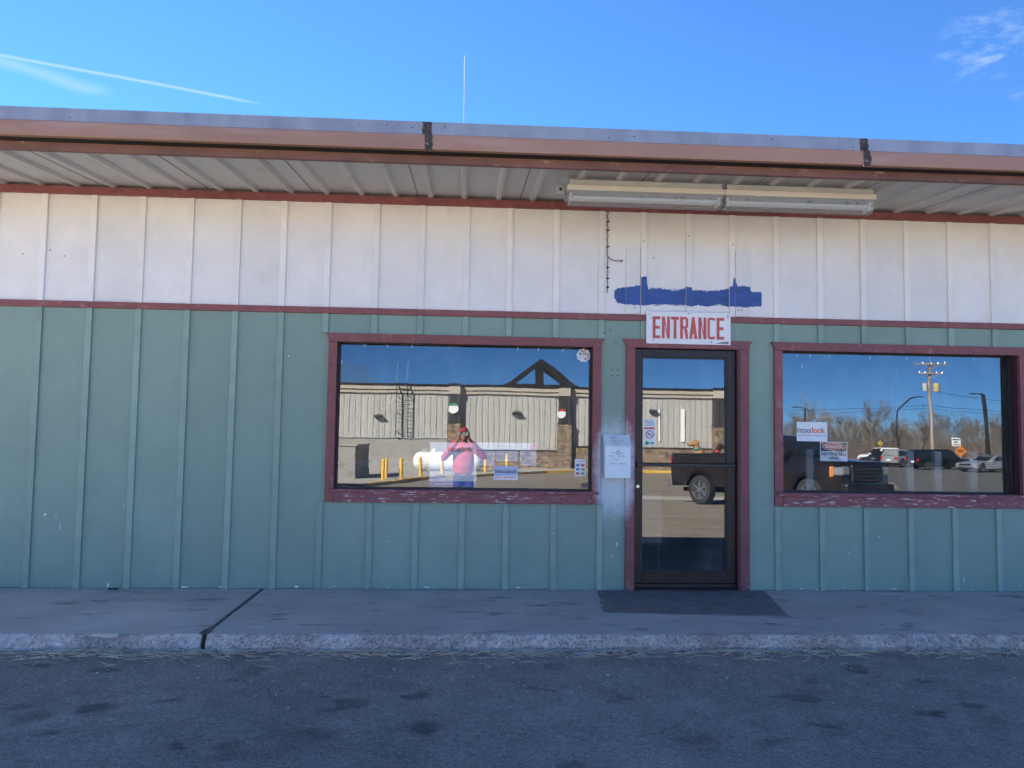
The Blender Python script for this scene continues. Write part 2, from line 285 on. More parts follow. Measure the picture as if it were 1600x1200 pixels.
STAINS = [(-2.2, -2.75, .11, .08), (-2.35, -2.6, .1, .06), (-.78, -3.0, .22, .13), (-1.1, -3.08, .09, .06), (-1.0, -3.2, .16, .08), (-1.35, -3.1, .06, .04), (-2.05, -2.95, .07, .05), (-1.95, -2.6, .13, .06), (-.17, -2.9, .1, .1), (1.55, -3.1, .09, .06), (1.2, -3.1, .12, .06), (-1.6, -2.5, .12, .05), (-2.6, -2.8, .12, .06), (.5, -2.35, .1, .03), (2.0, -2.4, .05, .03), (2.6, -2.75, .1, .05), (.9, -2.5, .08, .04), (1.9, -2.9, .1, .04)]
asphalt_mat()

# ------------------------------------------------------------------ mesh helpers
class MB:
    def __init__(s): s.bm = bmesh.new()
    def box(s, x0, x1, y0, y1, z0, z1, bev=0., rot=None, piv=None, seg=1):
        ge = bmesh.ops.create_cube(s.bm, size=1); vs = ge['verts']
        M = Matrix.Translation(((x0 + x1) / 2, (y0 + y1) / 2, (z0 + z1) / 2)) @ Matrix.Diagonal((x1 - x0, y1 - y0, z1 - z0, 1))
        bmesh.ops.transform(s.bm, matrix=M, verts=vs)
        if bev:
            es = list({e for v in vs for e in v.link_edges})
            g2 = bmesh.ops.bevel(s.bm, geom=es, offset=bev, segments=seg, profile=.5, affect='EDGES'); vs = list({v for fc in g2['faces'] for v in fc.verts} | {v for v in vs if v.is_valid})
        if rot is not None:
            pv = Vector(piv) if piv else Vector(((x0 + x1) / 2, (y0 + y1) / 2, (z0 + z1) / 2))
            bmesh.ops.transform(s.bm, matrix=Matrix.Translation(pv) @ rot @ Matrix.Translation(-pv), verts=vs)
        return s
    def tube(s, pts, rad, n=8, cap=True):
        pts = [Vector(p) for p in pts]; rads = rad if isinstance(rad, (list, tuple)) else [rad] * len(pts); rings = []
        up = Vector((0, 0, 1)); prev = None
        for i, p in enumerate(pts):
            d = (pts[min(i + 1, len(pts) - 1)] - pts[max(i - 1, 0)]).normalized()
            if prev is None: a = d.cross(up if abs(d.z) < .9 else Vector((1, 0, 0))).normalized()
            else: a = (prev - d * prev.dot(d)).normalized()
            prev = a; b = d.cross(a)
            rings.append([s.bm.verts.new(p + (a * math.cos(2 * math.pi * k / n) + b * math.sin(2 * math.pi * k / n)) * rads[i]) for k in range(n)])
        for A, B in zip(rings, rings[1:]):
            for k in range(n): s.bm.faces.new((A[k], A[(k + 1) % n], B[(k + 1) % n], B[k]))
        if cap and n > 2:
            s.bm.faces.new(rings[0][::-1]); s.bm.faces.new(rings[-1])
        return s
    def lathe(s, prof, origin, axis='y', n=24, caps=True):
        o = Vector(origin); rings = []
        for (rr, h) in prof:
            ring = []
            for k in range(n):
                a = 2 * math.pi * k / n; c, q = rr * math.cos(a), rr * math.sin(a)
                v = {'y': (c, h, q), 'x': (h, c, q), 'z': (c, q, h)}[axis]
                ring.append(s.bm.verts.new(o + Vector(v)))
            rings.append(ring)
        for A, B in zip(rings, rings[1:]):
            for k in range(n): s.bm.faces.new((A[k], A[(k + 1) % n], B[(k + 1) % n], B[k]))
        if caps: s.bm.faces.new(rings[0][::-1]); s.bm.faces.new(rings[-1])
        bmesh.ops.recalc_face_normals(s.bm, faces=s.bm.faces[:]); return s
    def prism(s, poly, a0, a1, plane='xz', scale1=None):
        # extrude polygon (2-D) between a0 and a1 along the remaining axis
        def pt(p, a): return {'xz': (p[0], a, p[1]), 'xy': (p[0], p[1], a), 'yz': (a, p[0], p[1])}[plane]
        A = [s.bm.verts.new(pt(p, a0)) for p in poly]; B = [s.bm.verts.new(pt(p, a1)) for p in (scale1 or poly)]
        n = len(poly); fs = [s.bm.faces.new(A), s.bm.faces.new(B[::-1])]
        for k in range(n): fs.append(s.bm.faces.new((A[k], B[k], B[(k + 1) % n], A[(k + 1) % n])))
        bmesh.ops.recalc_face_normals(s.bm, faces=fs); return s
    def quad(s, *p):
        s.bm.faces.new([s.bm.verts.new(Vector(q)) for q in p]); return s
    def mesh(s, name, smooth=None):
        me = bpy.data.meshes.new(name); s.bm.to_mesh(me); s.bm.free()
        if smooth is not None:
            me.polygons.foreach_set('use_smooth', [True] * len(me.polygons))
            if smooth < 179:
                try: me.set_sharp_from_angle(angle=R_(smooth))
                except Exception: pass
        return me
    def build(s, name, mat, parent=None, smooth=None, loc=None):
        me = s.mesh(name, smooth)
        if parent is not None and loc is None: me.transform(Matrix.Translation(-wloc(parent)))
        return obj(name, me, mat, parent, loc)
def wloc(o):
    v = Vector((0, 0, 0))
    while o is not None: v += o.location; o = o.parent
    return v
def obj(name, me, mat, parent=None, loc=None):
    o = bpy.data.objects.new(name, me); COL.objects.link(o)
    if mat and not me.materials: me.materials.append(MATS[mat])
    if parent is not None: o.parent = parent
    if loc is not None: o.location = Vector(loc) - (wloc(parent) if parent is not None else Vector((0, 0, 0)))
    return o
def tag(o, label, cat, group=None):
    o['label'] = label; o['category'] = cat
    if group: o['group'] = group
    return o
def thing(name, label, cat, loc=(0, 0, 0), group=None):
    o = bpy.data.objects.new(name, None); COL.objects.link(o); o.location = loc; o.empty_display_size = .2
    return tag(o, label, cat, group)
def struct(o, kind='structure'): o['kind'] = kind; return o
def copy_tree(o, parent=None):
    c = o.copy(); COL.objects.link(c)
    if parent is not None: c.parent = parent
    for ch in list(o.children): copy_tree(ch, c)
    return c
def bake(o):
    dg = bpy.context.evaluated_depsgraph_get(); dg.update()
    me = bpy.data.meshes.new_from_object(o.evaluated_get(dg)); old = o.data; o.modifiers.clear(); o.data = me; return o
def text(name, s, mat, parent, x, z, y, w=None, h=None, bold=0., thick=.0008, align='CENTER', space=1.):
    """lettering centred at (x,z) on a plane facing -y, fitted to width w and cap height h"""
    cu = bpy.data.curves.new(name, 'FONT'); cu.body = s; cu.size = 1; cu.align_x = 'CENTER'; cu.offset = bold; cu.extrude = 0; cu.space_character = space; cu.resolution_u = 3
    o = bpy.data.objects.new(name, cu); COL.objects.link(o)
    dg = bpy.context.evaluated_depsgraph_get(); me = bpy.data.meshes.new_from_object(o.evaluated_get(dg)); bpy.data.objects.remove(o); bpy.data.curves.remove(cu)
    xs = [v.co.x for v in me.vertices]; ys = [v.co.y for v in me.vertices]
    cx, cy = (min(xs) + max(xs)) / 2, (min(ys) + max(ys)) / 2; sx = w / (max(xs) - min(xs)); sy = h / (max(ys) - min(ys)) if h else sx
    for v in me.vertices: v.co = Vector((x + (v.co.x - cx) * sx, y, z + (v.co.y - cy) * sy))
    me.transform(Matrix.Translation(-wloc(parent)))
    return obj(name, me, mat, parent)
def gz(y):
    d = min(max(-y, 1.6), 34.); return -.1 - .0325 * (d - 1.6)

# ================================================================== SETTING
ys = [400, 60, 12, .12, -1.56, -34, -60, -120, -300, -1200, -4000]
mb = MB(); xs_ = [-3000, -300, -60, 0, 60, 300, 3000]
grid = [[mb.bm.verts.new((x, y, gz(y) - .006 - (.0 if -110 < y < .1 else .02))) for x in xs_] for y in ys]
for i in range(len(ys) - 1):
    for j in range(len(xs_) - 1): mb.bm.faces.new((grid[i][j], grid[i + 1][j], grid[i + 1][j + 1], grid[i][j + 1]))
bmesh.ops.recalc_face_normals(mb.bm, faces=mb.bm.faces[:])
g = struct(mb.build('ground', 'dirt'))
mb = MB(); ly = [-1.56, -4.2]
for a, b in zip(ly, ly[1:]): mb.quad((-70, b, gz(b)), (95, b, gz(b)), (95, a, gz(a)), (-70, a, gz(a)))
bmesh.ops.remove_doubles(mb.bm, verts=mb.bm.verts[:], dist=.001)
struct(mb.build('asphalt_drive', 'asphalt'))
mb = MB(); ly = [-4.1, -8, -16, -34, -60, -92]
for a, b in zip(ly, ly[1:]): mb.quad((-70, b, gz(b) + .004), (95, b, gz(b) + .004), (95, a, gz(a) + .004), (-70, a, gz(a) + .004))
bmesh.ops.remove_doubles(mb.bm, verts=mb.bm.verts[:], dist=.001)
struct(mb.build('dusty_lot', 'lot'))
mb = MB(); rows_ = [(-9, 11.5), (-16, 12.2), (-20, 13.), (-34, 23.), (-40, 26.), (-60, 26.), (-91.9, 26.)]
for (a, xa), (b, xb) in zip(rows_, rows_[1:]): mb.quad((xb, b, gz(b) + .013), (94.9, b, gz(b) + .013), (94.9, a, gz(a) + .013), (xa, a, gz(a) + .013))
bmesh.ops.remove_doubles(mb.bm, verts=mb.bm.verts[:], dist=.001); struct(mb.build('asphalt_road', 'asphalt_far'))
mb = MB()
mb.quad((-40, -21.6, gz(-21.6) + .009), (13.5, -20.9, gz(-20.9) + .009), (12.5, -18.3, gz(-18.3) + .009), (-40, -18.4, gz(-18.4) + .009))
struct(mb.build('drainage_strip', 'concrete_far'))

# sidewalk slabs with eroded kerb edge
side = struct(bpy.data.objects.new('sidewalk', None)); COL.objects.link(side)
def slab(x0, x1):
    mb = MB(); mb.box(x0, x1, -1.553, .115, -.16, 0.0); mb.build('slab', 'concrete', side)
    mb = MB(); n = int((x1 - x0) / .025); prof = [(-1.552, -.0005), (-1.563, .0005), (-1.573, -.004), (-1.582, -.014), (-1.589, -.034), (-1.594, -.06), (-1.598, -.085), (-1.60, -.125)]
    rows = []
    for i in range(n + 1):
        x = x0 + (x1 - x0) * i / n; rw = []
        er = max(0, noise.noise(Vector((x * .7, 3.1, 0)))) * .02
        chip = max(0, noise.noise(Vector((x * 5., 1.7, 0))) - .12) * .05
        dj = min(abs(x + 1.705), 5); chip += max(0, .22 - dj) * .10
        for k, (y, z) in enumerate(prof):
            q = noise.noise(Vector((x * 22, y * 40, z * 40))) * .007 * (k > 0)
            w = (0, .4, 1, 1, .8, .5, .3, .2)[k]
            rw.append(mb.bm.verts.new((x, y + w * (er + chip) + q, z - (w * chip * .6 if k in (1, 2, 3) else 0) + q * .5 * (k > 1))))
        rows.append(rw)
    for A, B in zip(rows, rows[1:]):
        for k in range(len(prof) - 1): mb.bm.faces.new((A[k], A[k + 1], B[k + 1], B[k]))
    bmesh.ops.recalc_face_normals(mb.bm, faces=mb.bm.faces[:]); mb.build('kerb_edge', 'kerb_face', side, smooth=60)
slab(-8.0, -1.722); slab(-1.688, 9.5)
mb = MB(); pts = [(-1.745 + .012 * math.sin(i * 2.1) + .02 * (i / 14.) ** 2, -.0 - 1.58 * i / 14) for i in range(15)]
L_ = [(x - .009 - .008 * rng.random() - (.02 if i > 12 else 0), y) for i, (x, y) in enumerate([(-1.705, p[1]) for p in pts])]; R2 = [(x + .009 + .008 * rng.random() + (.02 if i > 12 else 0), y) for i, (x, y) in enumerate([(-1.705, p[1]) for p in pts])]
for i in range(14): mb.quad((*L_[i], .0035), (*R2[i], .0035), (*R2[i + 1], .0035), (*L_[i + 1], .0035))
mb.build('joint_filler', 'crack', side)
# dark worn mat at the door
mt = thing('entrance_mat', 'flat dark rubber mat lying on the sidewalk before the glass door', 'mat', (1.9, -.5, 0))
mb = MB(); top = [(1.20, -.05), (2.69, -.05), (2.50, -1.03)]
for i in range(18): t = i / 17; top.append((2.50 - t * 1.40, -1.03 + t * .12 + rng.uniform(-.008, .008)))
for i in range(9): t = (i + 1) / 10; top.append((1.10 + t * .10 + rng.uniform(-.02, .02), -.91 + t * .86))
mb.prism(top, .001, .007, 'xy'); mb.build('mat_sheet', 'mat', mt)

# litter of dry grass along the kerb
def dry_grass():
    mb = MB()
    for cx, w, n in [(-2.55, .35, 130), (-2.05, .3, 90), (-1.55, .25, 50), (-.95, .5, 60), (-.45, .3, 90), (.1, .3, 60), (.45, .2, 60), (1.05, .35, 90), (1.9, .45, 110), (2.5, .3, 60), (3.3, .5, 90), (4.1, .4, 60), (-3.4, .5, 60)]:
        for _ in range(n):
            x = rng.gauss(cx, w * .6); y = -1.625 - abs(rng.gauss(0, .075)) * (1.5 if rng.random() < .25 else 1); a = rng.gauss(0, .9); l = rng.uniform(.04, .17); z = gz(y) + rng.uniform(.004, .02); b = rng.gauss(0, .25)
            dx, dy = math.cos(a) * l, math.sin(a) * l * .6; w_ = rng.uniform(.0014, .0032); m = Vector((x + dx * .5 - dy * b, y + dy * .5 + dx * b * .6, z + .006))
            mb.tube([(x, y, z), m, (x + dx, y + dy, gz(y + dy) + rng.uniform(.004, .014))], [w_, w_, w_ * .5], 3, False)
    o = mb.build('dry_grass', 'drygrass'); struct(o, 'stuff'); tag(o, 'dry straw and grass stems blown against the kerb', 'dry grass')
dry_grass()
def pebbles():
    mb = MB()
    for _ in range(260):
        x = rng.uniform(-3.6, 4.6); y = -1.66 - abs(rng.gauss(0, .5)); s = rng.uniform(.003, .008) * (1.6 if rng.random() < .06 else 1)
        ge = bmesh.ops.create_icosphere(mb.bm, subdivisions=1, radius=s)
        bmesh.ops.transform(mb.bm, matrix=Matrix.Translation((x, y, gz(y) + s * .4)) @ Matrix.Diagonal((1, rng.uniform(.6, 1), .6, 1)), verts=ge['verts'])
    o = mb.build('loose_grit', 'kerb'); struct(o, 'stuff'); tag(o, 'loose pale grit scattered on the asphalt', 'grit')
pebbles()
for (x, y, w, d, m, nm, lb, c) in [(.80, -1.70, .07, .03, 'paperblue', 'paper_scrap', 'crumpled pale blue paper scrap in the straw by the kerb', 'litter'), (3.78, -.33, .05, .012, 'paper', 'paper_scrap', 'small white paper scrap lying on the sidewalk close to the wall', 'litter'), (-2.42, -1.69, .025, .015, 'paper', 'paper_scrap', 'tiny white scrap in the straw at the foot of the kerb', 'litter'), (-2.93, -.06, .085, .035, 'blackmatte', 'crumpled_rag', 'small dark crumpled rag against the base of the green wall', 'litter')]:
    mb = MB(); base = 0.002 if y > -1.5 else gz(y) + .004
    n = 6; gv = [[mb.bm.verts.new((x + w * (i / n - .5), y + d * (j / n - .5), base + rng.uniform(0, .4) * d)) for i in range(n + 1)] for j in range(n + 1)]
    for j in range(n):
        for i in range(n): mb.bm.faces.new((gv[j][i], gv[j][i + 1], gv[j + 1][i + 1], gv[j + 1][i]))
    tag(mb.build(nm, m), lb, c)

# ================================================================== SHOP
shop = thing('shop_building', 'single storey shop with green and white board and batten front and overhanging metal roof', 'building', (0.5, 0, 0))
BX = [-7.75, -7.34, -6.94, -6.53, -6.12, -5.72, -5.31, -4.91, -4.50, -4.09, -3.681, -3.262, -2.847, -2.434, -2.023, -1.624, -1.236, -.809, -.408, -.006, .38, .801, 1.213, 1.599, 2.013, 2.413, 2.827, 3.237, 3.645, 4.061, 4.473, 4.889, 5.30, 5.70, 6.11, 6.52, 6.92, 7.33, 7.74, 8.14, 8.55, 8.95]
Z_BELT0, Z_BELT1, Z_TOP = 2.400, 2.455, 3.395
OPEN = [(-1.165, 1.18, .80, 2.20), (1.50, 2.50, -.05, 2.19), (2.83, 6.05, .80, 2.20)]
def spans(x0, x1, z0, z1):
    """rectangles of the wall strip that stay once the openings are cut"""
    xs = sorted({x0, x1, *[v for o in OPEN for v in o[:2] if x0 < v < x1]}); out = []
    for a, b in zip(xs, xs[1:]):
        m = (a + b) / 2; hit = [o for o in OPEN if o[0] < m < o[1]]
        if not hit: out.append((a, b, z0, z1)); continue
        o = hit[0]
        if o[2] > z0: out.append((a, b, z0, min(z1, o[2])))
        if o[3] < z1: out.append((a, b, max(z0, o[3]), z1))
    return out
for i, (a, b) in enumerate(zip(BX, BX[1:])):
    w = rng.uniform(-.0015, .0015)
    for (x0, x1, z0, z1) in spans(a, b, .002 + rng.uniform(0, .006), Z_BELT0):
        if x1 - x0 > .004: MB().box(x0, x1, .002 + w, .02, z0, z1).build('green_board', 'green_spray' if 1.17 < x0 < 1.45 else 'green', shop)
    mb = MB(); mb.box(a, b, .002 + w, .02, Z_BELT1, Z_TOP + .05); mb.build('white_board', 'white', shop)
BWH = .027
for i, x in enumerate(BX):
    for (z0, z1, m) in ((.0, Z_BELT0, 'green_trim'), (Z_BELT1, Z_TOP, 'white_trim')):
        segs = [(z0, z1)]
        for o in OPEN:
            if o[0] - .085 - BWH < x < o[1] + .085 + BWH and z0 < 2:
                segs = [s for s in ((z0 + .003, o[2] - .05), (o[3] + .03, z1)) if s[1] - s[0] > .05 and s[0] >= 0]
        for (a, b) in segs:
            mb = MB(); t = rng.uniform(-.002, .002); mb.box(x - BWH + t, x + BWH + t, -.017, .0015, a, b, .002, rot=Matrix.Rotation(rng.uniform(-.0012, .0012), 4, 'Y'))
            mb.build('batten', m, shop)
# trims
def trim_run(name, z0, z1, y0, cuts, m):
    for a, b in zip(cuts, cuts[1:]): MB().box(a + .001, b - .001, y0, .0015, z0, z1, .002).build(name, m, shop)
trim_run('belt_trim', Z_BELT0, Z_BELT1, -.026, [-7.75, -3.26, -.9, 1.62], 'maroon'); trim_run('belt_trim', Z_BELT0, Z_BELT1, -.026, [2.39, 3.9, 6.4, 8.95], 'maroon')
trim_run('belt_trim', Z_BELT0, Z_BELT1, -.024, [1.62, 2.39], 'maroon')
trim_run('eave_trim', Z_TOP, Z_TOP + .068, -.03, [-7.75, -2.1, .8, 3.3, 8.95], 'maroon')
# inner wall core, floor, back wall so that the room behind the glass is real
DEPTH = 9.0
mb = MB()
for (x0, x1, z0, z1) in spans(-7.75, 8.95, -.1, 3.6): mb.box(x0, x1, .0205, .16, z0, z1)
mb.build('wall_core', 'interior', shop)
MB().box(-7.75, 8.95, .161, DEPTH, -.1, .0).build('interior_floor', 'carpet', shop)
MB().box(-7.75, 8.95, DEPTH + .001, DEPTH + .15, -.1, 4.3).build('back_wall', 'interior', shop)
MB().box(-7.9, -7.751, .0, DEPTH + .15, -.1, 3.6).build('side_wall', 'green', shop)
MB().box(8.951, 9.1, .0, DEPTH + .15, -.1, 3.6).build('side_wall', 'green', shop)
MB().box(-7.75, 8.95, .161, DEPTH, 2.9, 2.95).build('interior_ceiling', 'interior', shop)
# windows
def casing(parent, x0, x1, z0, z1, cw=.075, sill=.12, ear=.03, right=True):
    # x0..x1/z0..z1 = outer size of the casing
    MB().prism([(x0 - ear, z1), (x1 + ear, z1), (x1 + ear - .022, z1 - cw * .4), (x1 - .002, z1 - cw), (x0 + .002, z1 - cw), (x0 - ear + .022, z1 - cw * .4)], -.036, .001).build('head_casing', 'maroon', parent)
    zb = z0 + sill if sill else z0
    for a in ((x0, x0 + cw), (x1 - cw, x1)): MB().box(a[0], a[1], -.032, .001, z0 if not sill else z0 + .001, z1 - cw - .001, .002).build('side_casing', 'maroon_spray' if abs(a[1] - 1.214) < .02 else 'maroon', parent)
def window(x0, x1, z0, z1, gx0, gx1, gz0, gz1):
    fr = MB()   # reveal boards
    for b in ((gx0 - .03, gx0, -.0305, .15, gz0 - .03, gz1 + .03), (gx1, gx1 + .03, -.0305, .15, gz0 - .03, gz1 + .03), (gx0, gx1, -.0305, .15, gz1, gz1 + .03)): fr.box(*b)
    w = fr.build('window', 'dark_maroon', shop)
    casing(w, x0, x1, z0, z1)
    MB().box(gx0, gx1, .02, .15, gz0 - .03, gz0, .002).build('stop', 'maroon', w)
    mb = MB(); mb.box(x0 + .076, x1 - .076, -.040, .001, z0, z0 + .088, .003); mb.build('apron', 'maroon_worn', w)
    mb = MB(); mb.box(x0 + .02, x1 - .02, -.062, .02, z0 + .089, gz0 - .002, .004, rot=Matrix.Rotation(R_(4), 4, 'X')); mb.build('sill', 'maroon_worn', w)
    me = MB().box(gx0, gx1, .090, .096, gz0, gz1).mesh('pane'); me.materials.append(MATS['clear']); me.materials.append(MATS['glass'])
    for p in me.polygons:
        if p.normal.y < -.9: p.material_index = 1
    me.transform(Matrix.Translation(-wloc(w))); obj('pane', me, None, w)
    for a in ((gx0 + .001, gx0 + .012, gz0 + .012, gz1 - .012), (gx1 - .012, gx1 - .001, gz0 + .012, gz1 - .012)): MB().box(a[0], a[1], .074, .0895, a[2], a[3]).build('glazing_bead', 'black', w)
    for a in ((gz0 + .001, gz0 + .012), (gz1 - .012, gz1 - .001)): MB().box(gx0 + .001, gx1 - .001, .074, .0895, a[0], a[1]).build('glazing_bead', 'black', w)
    return w
w1 = window(-1.200, 1.214, .752, 2.226, -1.128, 1.142, .868, 2.163)
w2 = window(2.796, 6.10, .752, 2.232, 2.868, 6.03, .880, 2.163)
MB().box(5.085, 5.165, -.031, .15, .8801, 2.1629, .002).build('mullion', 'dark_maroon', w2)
MB().box(5.062, 5.0845, .05, .14, .8801, 2.1629, .002).build('mullion', 'black', w2)
MB().box(5.10, 5.15, -.04, -.0315, .85, 2.16, .002).build('mullion', 'maroon', w2)
# door
dr = MB(); 
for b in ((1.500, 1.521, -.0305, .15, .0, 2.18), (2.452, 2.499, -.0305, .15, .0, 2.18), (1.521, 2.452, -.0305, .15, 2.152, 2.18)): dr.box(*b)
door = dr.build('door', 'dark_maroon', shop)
MB().prism([(1.441 - .03, 2.232), (2.561 + .03, 2.232), (2.561 + .008, 2.20), (2.559, 2.157), (1.443, 2.157), (1.441 - .008, 2.20)], -.036, .001).build('head_casing', 'maroon', door)
MB().box(1.441, 1.521, -.032, .001, .004, 2.156, .003).build('side_casing', 'maroon_spray', door); MB().box(2.478, 2.561, -.032, .001, .004, 2.156, .003).build('side_casing', 'maroon', door)
for b in ((1.523, 1.590, .06, 2.148, 'stile'), (2.368, 2.446, .06, 2.148, 'stile'), (1.5905, 2.3675, 2.078, 2.148, 'rail'), (1.5905, 2.3675, .06, .160, 'rail')):
    MB().box(b[0], b[1], .010, .052, b[2], b[3], .003).build(b[4], 'bronze', door)
for b in ((1.591, 1.601, .161, 2.077), (2.357, 2.367, .161, 2.077)): MB().box(b[0], b[1], .018, .0345, b[2], b[3]).build('glazing_bead', 'black', door)
for b in ((.161, .172), (2.066, 2.077)): MB().box(1.6015, 2.3565, .018, .0345, b[0], b[1]).build('glazing_bead', 'black', door)
me = MB().box(1.5905, 2.3675, .035, .041, .1605, 2.0775).mesh('pane'); me.materials.append(MATS['clear']); me.materials.append(MATS['doorglass'])
for p in me.polygons:
    if p.normal.y < -.9: p.material_index = 1
me.transform(Matrix.Translation(-wloc(door))); obj('pane', me, None, door)
mb = MB(); mb.box(1.541, 2.432, -.034, -.018, 1.092, 1.124, .004); hb = mb.build('push_bar', 'black', door)
for x in (1.556, 2.417): MB().box(x - .014, x + .014, -.018, .0095, 1.090, 1.126, .002).build('bar_bracket', 'black', door)
mb = MB(); mb.lathe([(.017, 0), (.017, -.008), (.013, -.012), (.006, -.0125)], (1.556, .0099, .913), 'y', 20); mb.build('lock_cylinder', 'steel', door, smooth=40)
for z in (.22, 1.98): mb = MB(); mb.tube([(1.526, .0, z - .05), (1.526, .0, z + .05)], .008, 8); mb.build('pivot_hinge', 'bronze', door)
MB().box(1.5215, 2.4515, -.03, .14, .0005, .022, .004).build('threshold', 'bronze', door)
MB().box(1.5215, 2.4515, .012, .14, .0225, .056, .002).build('sweep', 'black', door)

# roof
SL = math.tan(R_(5.5))
def soff(y): return 3.487 + y * SL
roof = MB().prism([(-1.34, soff(-1.34) + .075), (-1.34, soff(-1.34) + .045), (DEPTH + 1, soff(DEPTH + 1) + .045), (DEPTH + 1, soff(DEPTH + 1) + .075)], -8.2, 9.4, 'yz').build('roof', 'galv', shop)
MB().prism([(-1.335, soff(-1.335)), (.02, soff(.02)), (.02, soff(.02) + .004), (-1.335, soff(-1.335) + .004)], -8.2, 9.4, 'yz').build('soffit_sheet', 'soffit', roof)
rib = MB(); P0, P1 = -1.334, -.002
A = [(-.032, soff(P0) - .0005), (-.014, soff(P0) - .026), (.014, soff(P0) - .026), (.032, soff(P0) - .0005)]
B = [(-.032, soff(P1) - .0005), (-.014, soff(P1) - .026), (.014, soff(P1) - .026), (.032, soff(P1) - .0005)]
rib.prism(A, P0, P1, 'xz', B); ribm = rib.mesh('soffit_rib'); ribm.materials.append(MATS['soffit'])
for k in range(57): obj('soffit_rib', ribm, None, roof, (-8.0 + .3065 * k + rng.uniform(-.004, .004), 0, 0))
lap = MB(); lap.prism([(-.006, soff(P0) - .002), (.006, soff(P0) - .002), (.006, soff(P0) - .0005), (-.006, soff(P0) - .0005)], P0, P1, 'xz', [(-.006, soff(P1) - .002), (.006, soff(P1) - .002), (.006, soff(P1) - .0005), (-.006, soff(P1) - .0005)])
lapm = lap.mesh('panel_lap'); lapm.materials.append(MATS['lapgrey'])
for k in range(18): obj('panel_lap', lapm, None, roof, (-7.86 + .9195 * k + .05, 0, 0))
# small screws under the soffit edge
CUTS = [-8.2, -3.6, -.300, 2.906, 6.2, 9.4]
for a, b in zip(CUTS, CUTS[1:]):
    dz = rng.uniform(-.004, .004)
    fs = MB().box(a + .004, b - .004, -1.503, -1.455, 3.368 + dz, 3.476 + dz, .005, seg=2).build('fascia_section', 'fascia_brown', roof)
    MB().prism([(-1.499, 3.4765 + dz), (-1.486, 3.575 + dz), (-1.44, 3.592 + dz), (-1.30, 3.612 + dz), (-1.30, 3.602 + dz), (-1.44, 3.58 + dz), (-1.455, 3.4765 + dz)], a + .003, b - .003, 'yz').build('gutter_cap', 'galv', roof)
MB().box(-8.2, 9.4, -1.375, -1.337, 3.312, 3.398, .003).build('eave_beam', 'beam_brown', roof)
MB().box(-8.2, 9.4, -1.4545, -1.3755, 3.372, 3.384).build('fascia_return', 'blackmatte', roof)
for x in (-.300, 2.906):
    mb = MB()   # torn weathered tape over the joint
    def strip(z0, z1, y0, y1, wl, wr, n=5):
        Lp = [(x - wl * (1 + rng.uniform(-.22, .22)), z0 + (z1 - z0) * i / n) for i in range(n + 1)]; Rp = [(x + wr * (1 + rng.uniform(-.22, .22)), z0 + (z1 - z0) * i / n) for i in range(n + 1)]
        for i in range(n):
            ya = y0 + (y1 - y0) * i / n; yb = y0 + (y1 - y0) * (i + 1) / n
            mb.quad((Lp[i][0], ya, Lp[i][1]), (Rp[i][0], ya, Rp[i][1]), (Rp[i + 1][0], yb, Rp[i + 1][1]), (Lp[i + 1][0], yb, Lp[i + 1][1]))
    strip(3.362, 3.478, -1.506, -1.506, .016, .04); strip(3.480, 3.576, -1.504, -1.489, .036, .026)
    mb.build('joint_tape', 'tape_dark', roof)
for k in range(26):   # roof screws/lumps peeking above the gutter cap
    x = -7.9 + k * .66 + rng.uniform(-.1, .1)
    MB().lathe([(.014, 0), (.012, .008), (.004, .012)], (x, -1.43, 3.586), 'z', 8).build('roof_screw', 'galv', roof)
for k in range(40):
    x = -3.6 + k * .2 + rng.uniform(-.03, .03)
    if rng.random() < .45: MB().lathe([(.005, 0), (.004, -.003)], (x, -1.4965 + .0015, 3.505 + rng.uniform(-.01, .04)), 'y', 6).build('fascia_rivet', rng.choice(['hole', 'steel']), roof)

# boards left from an old sign, paint smear, holes
for (a, b, z0, z1) in ((1.436, 1.566, 2.462, 3.061), (2.446, 2.583, 2.462, 3.067)):
    MB().box(a, b, -.010, .0012, z0, z1, .0015).build('old_sign_backing', 'patchwhite', shop)
SM_T = [(1.333, 2.683), (1.37, 2.692), (1.432, 2.703), (1.50, 2.712), (1.567, 2.724), (1.572, 2.80), (1.624, 2.808), (1.63, 2.75), (1.642, 2.691), (1.75, 2.705), (1.80, 2.694), (1.88, 2.683), (1.979, 2.705), (1.985, 2.72), (2.038, 2.712), (2.045, 2.69), (2.15, 2.685), (2.28, 2.693), (2.385, 2.715), (2.393, 2.734), (2.418, 2.735), (2.423, 2.808), (2.441, 2.806), (2.462, 2.735), (2.50, 2.742), (2.584, 2.738), (2.588, 2.692), (2.691, 2.695)]
SM_B = [(1.333, 2.585), (1.36, 2.562), (1.43, 2.548), (1.567, 2.54), (1.60, 2.535), (1.66, 2.55), (1.75, 2.557), (1.979, 2.555), (2.0, 2.54), (2.04, 2.542), (2.10, 2.556), (2.2, 2.55), (2.3, 2.568), (2.393, 2.548), (2.45, 2.55), (2.55, 2.545), (2.59, 2.555), (2.691, 2.562)]
def interp(T, x):
    for (a, za), (b, zb) in zip(T, T[1:]):
        if a <= x <= b: return za + (zb - za) * ((x - a) / (b - a) if b > a else 0)
    return T[-1][1]
